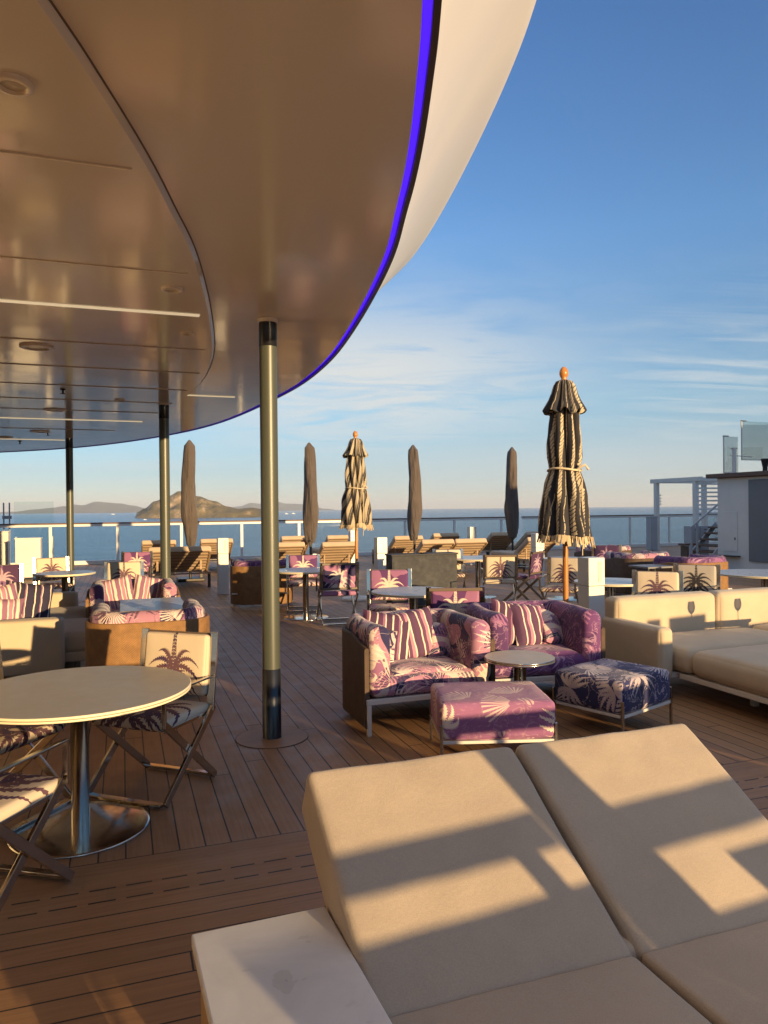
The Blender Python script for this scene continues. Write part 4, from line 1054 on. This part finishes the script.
# ------------------------------------------------------------------ umbrellas
def folds(n,amp,ph=0.0,tw=0.0):
    def f(g,z):
        a=abs(math.sin((g+ph+tw*z)*n/2)); return 1-amp+amp*1.5*a**.7+.15*noise.noise(Vector((math.cos(g)*1.9,math.sin(g)*1.9,z*2.6+ph)))+.07*noise.noise(Vector((math.cos(g)*5,math.sin(g)*5,z*5+ph)))
    return f
def striped_umbrella(p,label,fab,topz=3.07,s=1.0,tw=.25,ph=0.0,lean=.0):
    t=thing('striped_umbrella',label,'umbrella',(p[0],p[1],0),0,'closed fringed striped umbrellas')
    m=MB(); m.tube([(0,0,0.05),(0,0,topz-.13)],.028,20); m.build('pole',varnish,t)
    m=MB(); z=topz; m.lathe([(.03,z-.15),(.034,z-.135),(.026,z-.12),(.040,z-.095),(.046,z-.07),(.043,z-.045),(.032,z-.02),(.014,z-.002),(.001,z)],20); m.build('finial',varnish,t)
    m=MB(); prof=[(.03,z-.13),(.085,z-.15),(.115,z-.20),(.135,z-.28),(.165,z-.36),(.205,z-.435),(.225,z-.475),(.222,z-.485),(.19,z-.45),(.14,z-.36)]
    m.lathe([(r*s*.84,zz) for r,zz in prof],128,mod=folds(9,.34,ph),zm=lambda g,zz:(.035*math.sin(g*4.5+ph)**2+.03*noise.noise(Vector((math.cos(g)*2,math.sin(g)*2,ph))))*max(0,(z-.2-zz)/.3)); m.build('vent_cap',fab,t)
    prof=[(.12,z-.34),(.135,z-.45),(.155,z-.62),(.17,z-.78),(.172,z-.92),(.155,z-1.02),(.150,z-1.05),(.165,z-1.09),(.195,z-1.18),(.22,z-1.30),(.235,z-1.45),(.245,z-1.6),(.25,z-1.72),(.24,z-1.74),(.20,z-1.66)]
    # finer steps
    q=[]
    for (a,b_) in zip(prof,prof[1:]):
        for i in range(4): q.append((a[0]+(b_[0]-a[0])*i/4,a[1]+(b_[1]-a[1])*i/4))
    q.append(prof[-1])
    m=MB(); m.lathe([(r*s*.92,zz) for r,zz in q],160,mod=folds(8,.32,ph+.4,tw),zm=lambda g,zz:.05*noise.noise(Vector((math.cos(g)*1.3,math.sin(g)*1.3,ph+2)))*max(0,(z-1.1-zz)/.6)); m.build('canopy',fab,t)
    m=MB(); n=150
    for i in range(n):
        g=2*PI*i/n+random.uniform(-.02,.02); r0=.232*s*folds(8,.32,ph+.4,tw)(g,z-1.72); dz=.05*noise.noise(Vector((math.cos(g)*1.3,math.sin(g)*1.3,ph+2)))
        x,y=math.cos(g)*r0,math.sin(g)*r0; l=random.uniform(.02,.055)*(1.5 if math.cos(g-5.4)>.2 else .8)
        m.bar((x,y,z-1.70+dz),(x*1.06+random.uniform(-.01,.01),y*1.06+random.uniform(-.01,.01),z-1.73-l+dz),.016,.006,side=(-math.sin(g),math.cos(g),0))
    m.build('fringe',fringe_mat,t)
    m=MB(); pts=[]
    for i in range(33):
        g=2*PI*i/32; rr=.168*s; pts.append((math.cos(g)*rr,math.sin(g)*rr,z-1.045+.012*math.sin(g*2)))
    m.tube(pts,.011,6,caps=False); m.tube([(.10*s,-.14*s,z-1.04),(.16*s,-.17*s,z-1.0),(.2*s,-.15*s,z-1.05)],.012,6); m.tube([(.10*s,-.14*s,z-1.04),(.13*s,-.18*s,z-1.15),(.12*s,-.2*s,z-1.9)],.005,6)
    m.build('tie_rope',rope_mat,t)
    m=MB(); m.lathe([(.001,.09),(.06,.09),(.06,.06),(.26,.045),(.27,.03),(.27,.002)],40); m.lathe([(.045,.09),(.045,.3),(.03,.305)],24); m.build('base',white_paint,t)
u1=at(565,7.5,0,512); striped_umbrella((u1[0],u1[1]),'tall closed black umbrella with cream stripes and wooden pole at right',umb_black,3.07)
u2=at(356,13.45,0,512); striped_umbrella((u2[0],u2[1]),'closed umbrella with broad cream and black stripes left of centre',umb_cream,3.07,1.12,.7,1.0)
def cover_umbrella():
    t=thing('grey_umbrella','','umbrella'); t['category']='umbrella'
    prof=[(.001,3.33),(.03,3.315),(.085,3.24),(.125,3.19),(.14,3.05),(.15,2.8),(.158,2.5),(.168,2.2),(.178,1.9),(.19,1.7),(.192,1.5),(.178,1.3),(.16,1.1),(.135,.95),(.105,.84),(.075,.8)]
    q=[]
    for a,b_ in zip(prof,prof[1:]):
        for i in range(4): q.append((a[0]+(b_[0]-a[0])*i/4,a[1]+(b_[1]-a[1])*i/4))
    q.append(prof[-1])
    def mod(g,z): return 1+.13*noise.noise(Vector((math.cos(g)*1.6,math.sin(g)*1.6,z*1.7)))+.06*math.sin(3*g+z*2.2)+.09*max(0,1.5-z)*math.sin(7*g)-.13*max(0,math.sin(2*g+z*1.3))**6-.10*max(0,math.sin(g*1.0-z*2.4+1))**10
    m=MB(); m.lathe(q,56,mod=mod,jit=lambda z:(.022*math.sin(z*2.1),.018*math.cos(z*1.7))); m.build('fabric_cover',grey_canvas,t)
    m=MB(); m.tube([(0,0,.03),(0,0,.9)],.03,12); m.build('pole',dark_metal,t)
    m=MB(); m.box((0,0,.035),(.6,.6,.06)); m.build('base',dark_metal,t,.01)
    m=MB(); m.lathe([(.082,.85),(.09,.86),(.088,.885),(.08,.89)],24); m.build('strap',dark_metal,t)
    return t
for i,(px,d_,lab) in enumerate([(189.5,17.5,'closed grey umbrella in its cover in front of the island'),(310,18.5,'closed grey umbrella left of the cream striped umbrella'),(414,19.5,'closed grey umbrella at centre over sunlit loungers'),(512,20.5,'half shaded grey umbrella left of the tall striped umbrella')]):
    p=at(px,d_,0,490); place('cover',cover_umbrella,(p[0],p[1],0),TH+i*1.3,lab,'closed grey umbrellas in a row by the rail')

# ------------------------------------------------------------------ sun loungers
def lounger():
    t=thing('sun_lounger','','sun lounger'); t['category']='sun lounger'
    a=math.radians(31); bl=.84
    M=Matrix.Translation((0,-.05,.36)) @ Matrix.Rotation(-a,4,'X')
    m=MB(); m.cushion((0,-bl/2,.065),(.86,bl,.14),.04,bulge=.008,M=M); m.build('back_cushion',lounger_tan,t)
    m=MB(); m.cushion((0,.62,.39),(.86,1.32,.12),.04,bulge=.008); m.build('seat_cushion',lounger_tan,t)
    m=MB()
    for i in range(7): m.box((0,-.05-bl*.94*i/6,-.012),(.80,.065,.018),M=M)
    for s_ in (-1,1): m.box((s_*.41,-bl/2,-.012),(.03,bl,.035),M=M)
    m.build('back_slats',slat_wood,t,.003)
    m=MB()
    for s_ in (-1,1): m.box((s_*.41,.35,.31),(.035,1.9,.045))
    for y in (-.58,.0,.6,1.28): m.box((0,y,.31),(.78,.04,.03))
    m.bar((-.3,-.42,.31),(-.3,-.44,.58),.03,.02); m.bar((.3,-.42,.31),(.3,-.44,.58),.03,.02)
    m.build('frame',slat_wood,t,.003)
    for x in (-1,1):
        for y in (-.5,1.2): m=MB(); m.box((x*.41,y,.145),(.04,.05,.29)); m.build('leg',dark_metal,t,.003)
    return t
G_L='tan sun loungers facing the sea'
LL=[(178,15.6,'double width sun lounger right behind the second column'),
(158,19.2,'farther sun lounger left of the grey umbrella before the island'),(214,19.8,'farther sun lounger right of the grey umbrella before the island'),
(281,17.2,'nearer sun lounger just right of the nearest column'),(332,17.2,'nearer sun lounger left of the cream striped umbrella'),
(291,21.3,'far sun lounger left of the second grey umbrella'),(335,21.6,'far sun lounger with shaded back right of the second grey umbrella'),
(400,20.6,'slatted sun lounger left of the central grey umbrella'),(437,22.5,'far sun lounger right of the central grey umbrella'),
(427,18.0,'nearer sun lounger below the central grey umbrella'),(459,18.3,'nearer sun lounger right of the central grey umbrella'),
(493,22.8,'dark shaded sun lounger left of the half shaded grey umbrella'),(527,23.2,'dark shaded sun lounger right of the half shaded grey umbrella'),(528,18.9,'lone sunlit lounger back beneath the shaded grey umbrella')]
for px,d_,lab in LL:
    p=at(px,d_+.65); place('lounger',lounger,(p[0],p[1],0),TH,lab,G_L,scale=(1.5,1,1) if 'double' in lab else (1,1,1))

# ------------------------------------------------------------------ white posts and cabinets
def bollard():
    t=thing('light_bollard','','bollard'); t['category']='bollard'
    m=MB(); m.box((0,0,.40),(.20,.20,.80)); m.build('body',white_paint,t,.006)
    m=MB(); m.box((0,0,.954),(.204,.204,.30)); m.build('lamp_head',white_paint,t,.006)
    m=MB(); m.box((.04,-.1035,.955),(.05,.006,.22)); m.build('lens',lamp_lens,t,.001)
    m=MB(); m.box((0,0,.802),(.185,.185,.01)); m.build('joint',seam_dark,t)
    return t
for px,d_,lab in [(592,8.0,'nearest white light post right of the wooden umbrella pole'),(538,15.5,'white light post left of the tall striped umbrella'),(472,21.5,'far white light post at the rail left of dark loungers'),(381,14.2,'white light post in front of the slatted lounger'),(353.5,19.5,'white light post behind the cream striped umbrella'),(223,14.6,'white light post between lounger and shaded tub seat')]:
    p=at(px,d_); place('bollard',bollard,(p[0],p[1],0),TH,lab,'white light posts on the deck')
def cabinet(p,w,d_,h,label,mm):
    t=thing('deck_cabinet',label,'cabinet',(p[0],p[1],0),TH)
    m=MB(); m.box((0,0,h/2+.03),(w,d_,h-.06)); m.build('body',mm,t,.01)
    m=MB(); m.box((0,0,h+.012),(w+.03,d_+.03,.025)); m.build('lid',mm,t,.005)
    m=MB(); m.box((0,-d_/2-.004,h/2),(w-.06,.008,h-.16)); m.build('door',mm,t,.003)
    m=MB(); m.box((0,0,.015),(w-.06,d_-.06,.03)); m.build('plinth',dark_metal,t)
cabinet(at(29,18.2),.56,.42,1.0,'sunlit white deck cabinet at far left by the rail',white_paint)
cabinet(at(3,19.0),.30,.36,1.15,'narrow cream cabinet at the left edge by the rail',frame_white)
cabinet(at(407,12.2),.62,.3,.88,'shade-painted white cabinet behind the purple chair at centre',shaded_white)
cabinet(at(437,12.4),.62,.3,.88,'second shade-painted white cabinet beside the cream palm chair',shaded_white)
cabinet(at(652,27.0),.28,.28,1.25,'grey deck cabinet at the foot of the white pergola',grey_paint)
p=at(692,24.5)
for i,lab in enumerate(('left grey locker beside the stairs','right grey locker beside the stairs')):
    q=(p[0]+i*.37*RX,p[1]+i*.37*RY); t=thing('locker',lab,'locker',(q[0],q[1],0),TH)
    m=MB(); m.box((0,0,.49),(.35,.35,.98)); m.build('body',grey_paint,t,.008)
    m=MB(); m.box((.03,-.178,.86),(.1,.008,.03)); m.build('handle',dark_metal,t)
    m=MB(); m.box((0,-.177,.48),(.30,.006,.86)); m.build('door',grey_paint,t,.002)

# ------------------------------------------------------------------ right: deckhouse, pergola, stairs, glass screens
dh=at(718,19.4); t=thing('deckhouse','shaded white deckhouse with brown roof cap at the right edge','deckhouse',(dh[0],dh[1],0),TH)
m=MB(); m.box((3.0,-6.0,1.18),(6.0,12.0,2.36)); m.build('wall',white_paint,t,.01)
m=MB(); m.box((2.95,-5.95,2.42),(6.25,12.35,.11)); m.build('roof_cap',rail_wood,t,.01)
m=MB(); m.box((-.015,-2.15,1.27),(.04,2.2,2.03)); m.build('dark_panel',dark_panel,t,.006)
m=MB(); m.box((-.006,-.42,.98),(.018,.50,1.02)); f=m.build('hatch',white_paint,t,.004)
m=MB(); m.box((-.022,-.60,.80),(.02,.02,.06)); m.build('handle',dark_metal,f)
m=MB(); m.box((-.10,-.45,.36),(.22,.62,.025)); m.build('ledge',dark_metal,t,.004)
def screen(p,w,z0,z1,label,mm,rz=TH):
    t=thing('glass_screen',label,'glass screen',(p[0],p[1],z0),rz)
    h=z1-z0
    m=MB(); m.box((0,0,h/2),(w,.014,h)); m.build('pane',mm,t)
    m=MB(); m.box((-w/2-.012,0,h/2),(.022,.03,h)); m.box((0,0,.012),(w,.03,.02)); m.build('edge_frame',frame_white,t,.003)
    m=MB(); m.box((-w/2+.06,0,h+.012),(.16,.05,.022)); m.build('top_clip',dark_metal,t,.003)
gz=at(743,19.4); screen((gz[0]+.75*RX,gz[1]+.75*RY),1.5,2.83,3.85,'green tinted glass screen above the deckhouse roof at the right edge',green_glass)
gz=at(725,19.0); screen((gz[0]+.23*RX,gz[1]+.23*RY),.46,2.48,3.42,'smaller clear glass screen on the deckhouse roof',glass)
gp=at(735,18.9); t=thing('roof_post','short sunlit white post on the deckhouse roof beside glass','post',(gp[0],gp[1],2.475),TH)
m=MB(); m.tube([(0,0,0),(0,0,.62)],.05,14); m.build('pipe',white_paint,t); m=MB(); m.box((0,0,.63),(.16,.08,.03)); m.bar((-.12,0,.45),(.6,0,.42),.02,.02,side=(0,0,1)); m.build('bracket',frame_white,t,.003)
gp=at(766,18.6); t=thing('roof_vent','black flared vent on the deckhouse roof under the green glass','vent',(gp[0],gp[1],2.475))
m=MB(); m.lathe([(.06,0),(.06,.12),(.10,.32),(.105,.34),(.001,.34)],20); m.build('funnel',black_paint,t)
# pergola
pg=at(657,27.4); t=thing('pergola','white open pergola frame with louvres left of the deckhouse','pergola',(pg[0],pg[1],0),TH)
for x in (0,2.2):
    for y in (0,-1.98):
        m=MB(); m.box((x,y,1.25),(.15,.15,2.50)); m.build('post',white_paint,t,.008)
m=MB(); m.box((0,-1.0,2.57),(.17,2.5,.15)); m.box((2.2,-1.0,2.57),(.17,2.5,.15)); m.box((1.1,0,2.56),(2.0,.14,.13)); m.box((1.1,-1.98,2.56),(2.0,.14,.13)); m.build('beam',white_paint,t,.008)
m=MB()
for i in range(8): m.box((1.1,-1.97,2.40-.145*i),(2.0,.03,.06))
m.build('louvre_panel',white_paint,t,.004)
m=MB()
for i in range(4): m.box((.16,.03,2.05-.11*i),(.14,.03,.05))
m.build('louvre_panel',white_paint,t,.004)
# stairs
stp=at(709,23.2); t=thing('stairs','short flight of brown steps with grey handrail beside the deckhouse','stairs',(stp[0],stp[1],0),TH+.0)
for i in range(5):
    m=MB(); m.box((.25+.16*i,.2,.19*(i+1)),(.62,.9,.055)); m.build('step',rail_wood,t,.006)
m=MB()
for y in (-.28,.68): m.bar((-.08,y,.08),(.95,y,1.06),.04,.16,side=(0,1,0))
m.build('stringer',grey_paint,t,.004)
m=MB(); m.bar((-1.05,-.38,.98),(.55,-.38,2.05),.05,.05,side=(0,1,0)); m.build('handrail',grey_paint,t,.006)
for x,z0,z1 in ((-1.02,0,.98),(-.80,0,1.13)):
    m=MB(); m.box((x,-.38,(z0+z1)/2),(.05,.05,z1-z0)); m.build('handrail_post',grey_paint,t,.004)
m=MB(); m.box((-.75,.1,.45),(.45,.3,.06)); m.box((-.85,.1,.2),(.06,.3,.4)); m.build('landing_step',rail_wood,t,.005)

# ------------------------------------------------------------------ unseen blockers added behind and beside the viewer to throw the shade
UX,UY=.79,.613; VX,VY=-.613,.79
UA=math.atan2(UY,UX)
def ut(u,tt,z=0.0): return (UX*u+VX*tt,UY*u+VY*tt,z)
K=math.tan(SE)
def screen_thing(name,label,cat,tt,parts):
    """parts: (part name, material, u0, u1, w0, w1, thick); heights are those of the rays they stop"""
    u0=min(p[2] for p in parts);u1=max(p[3] for p in parts); c=(u0+u1)/2
    p=ut(c,tt); t=thing(name,label,cat,(p[0],p[1],0),UA)
    zo=-K*tt
    for (nm,mm,a,b,w0,w1,th) in parts:
        z0=0.0 if w0 is None else w0+zo; z1=w1+zo
        m=MB(); m.box(((a+b)/2-c,0,(z0+z1)/2),(b-a,th,z1-z0)); m.build(nm,mm,t,.004)
    return t
screen_thing('shade_frame','added open frame behind the viewer, shaped to cast the daybed shadows','light blocker',-1.5,[  # added out of view; its bars shape the shadows on the daybed
 ('leg',frame_white,.744,.775,None,.31,.05),('leg',frame_white,.862,.880,None,.31,.05),('body',white_paint,.744,1.61,.31,.79,.30),
 ('blocker_panel',white_paint,.98,1.61,None,.308,.2),
 ('rail',frame_white,.62,1.61,.872,.944,.05),('stay',frame_white,1.462,1.537,.79,.872,.04),
 ('post',frame_white,1.612,1.838,None,1.13,.05),
 ('body',white_paint,1.838,2.03,None,.693,.30),('body',white_paint,2.03,3.0,None,.776,.30),('rail',frame_white,1.838,3.0,.826,.92,.05)])
screen_thing('slatted_blocker','added slatted blocker at right outside the frame, shaping the sun streaks','slatted light blocker',-1.5,[  # added out of view; its gaps let streaks of sun through
 ('leg',slat_wood,3.02,3.22,None,.61,.05),('leg',slat_wood,3.40,3.46,None,.60,.04),('leg',slat_wood,3.75,4.0,None,.60,.05),('seat',slat_wood,3.02,4.75,.615,.70,.30),  # leg and seat are only bars of the added blocker
 ('streak_blocker_panel',slat_wood,4.0,4.75,None,.60,.06)])
screen_thing('stepped_blocker','added stepped blocker at right outside the frame, shading the cream sofa','stepped light blocker',-1.5,[  # added out of view; its steps shape the shadow on the cream sofa
 ('low_blocker',white_paint,4.8,6.26,None,.86,.4),('tall_blocker',white_paint,6.26,6.41,None,1.0,.4),('low_blocker',white_paint,6.413,6.5,None,.86,.4),('tall_blocker',white_paint,6.503,6.93,None,1.0,.4),('end_blocker',white_paint,6.933,8.3,None,.84,.4)])
p=ut(27,-6); t=thing('shade_block','long white block added beyond the right of the frame to cast shade','deckhouse',(p[0],p[1],0),UA)  # added out of view to shade the far right of the deck
m=MB(); m.box((-10.9,0,2.12),(2.0,4,4.24)); m.box((3,0,2.6),(25.8,5,5.2)); m.build('wall',white_paint,t,.02)
for i in range(7):
    m=MB(); m.box((-7+i*3,2.52,3.6),(1.8,.06,1.2)); m.build('added_window',dark_panel,t,.01)

# curved white wall added out of view at left to bounce the low sun
A=Vector((-3.7,5.1)); t=thing('bounce_wall','curved white wall added beyond the left of the frame to bounce sunlight','deckhouse',(A.x,A.y,0))
pts=[]
for i in range(13):
    k_=i/12; pts.append((-8.6*k_-.9*math.sin(PI*k_)*0-.0,-6.2*k_+1.0*math.sin(PI*k_)))
m=MB(); n=len(pts); vs_=[(x,y,0) for x,y in pts]+[(x,y,3.0) for x,y in pts]+[(x-.12,y+.15,0) for x,y in pts]+[(x-.12,y+.15,3.0) for x,y in pts]
fs_=[]
for i in range(n-1):
    fs_+= [(i+1,i,n+i,n+i+1),(2*n+i,2*n+i+1,3*n+i+1,3*n+i),(n+i,n+i+1,3*n+i+1,3*n+i)][:2]
fs_+=[(0,2*n,3*n,n),(n-1,2*n-1,4*n-1,3*n-1)]
m.add(vs_,fs_); m.build('wall',hull_white,t)

# air: one even box of haze round the camera, the ship and everything out to the hills
hz=bpy.data.materials.new('haze_air'); hz.use_nodes=True
T=NT(hz.node_tree); T.n.remove(T.n['Principled BSDF'])
pv=T.new('ShaderNodeVolumePrincipled'); pv.inputs['Color'].default_value=(.80,.88,1,1); pv.inputs['Density'].default_value=HAZE; pv.inputs['Anisotropy'].default_value=0.0
T.l.new(pv.outputs[0],T.n['Material Output'].inputs['Volume'])
m=MB(); m.box((0,S*.425,(SEA_Z-8+330)/2),(2*S+200,S*1.85+200,330-SEA_Z+8)); o=m.build('haze',hz); o['kind']='stuff'
try: sc.cycles.volume_bounces=0
except Exception: pass
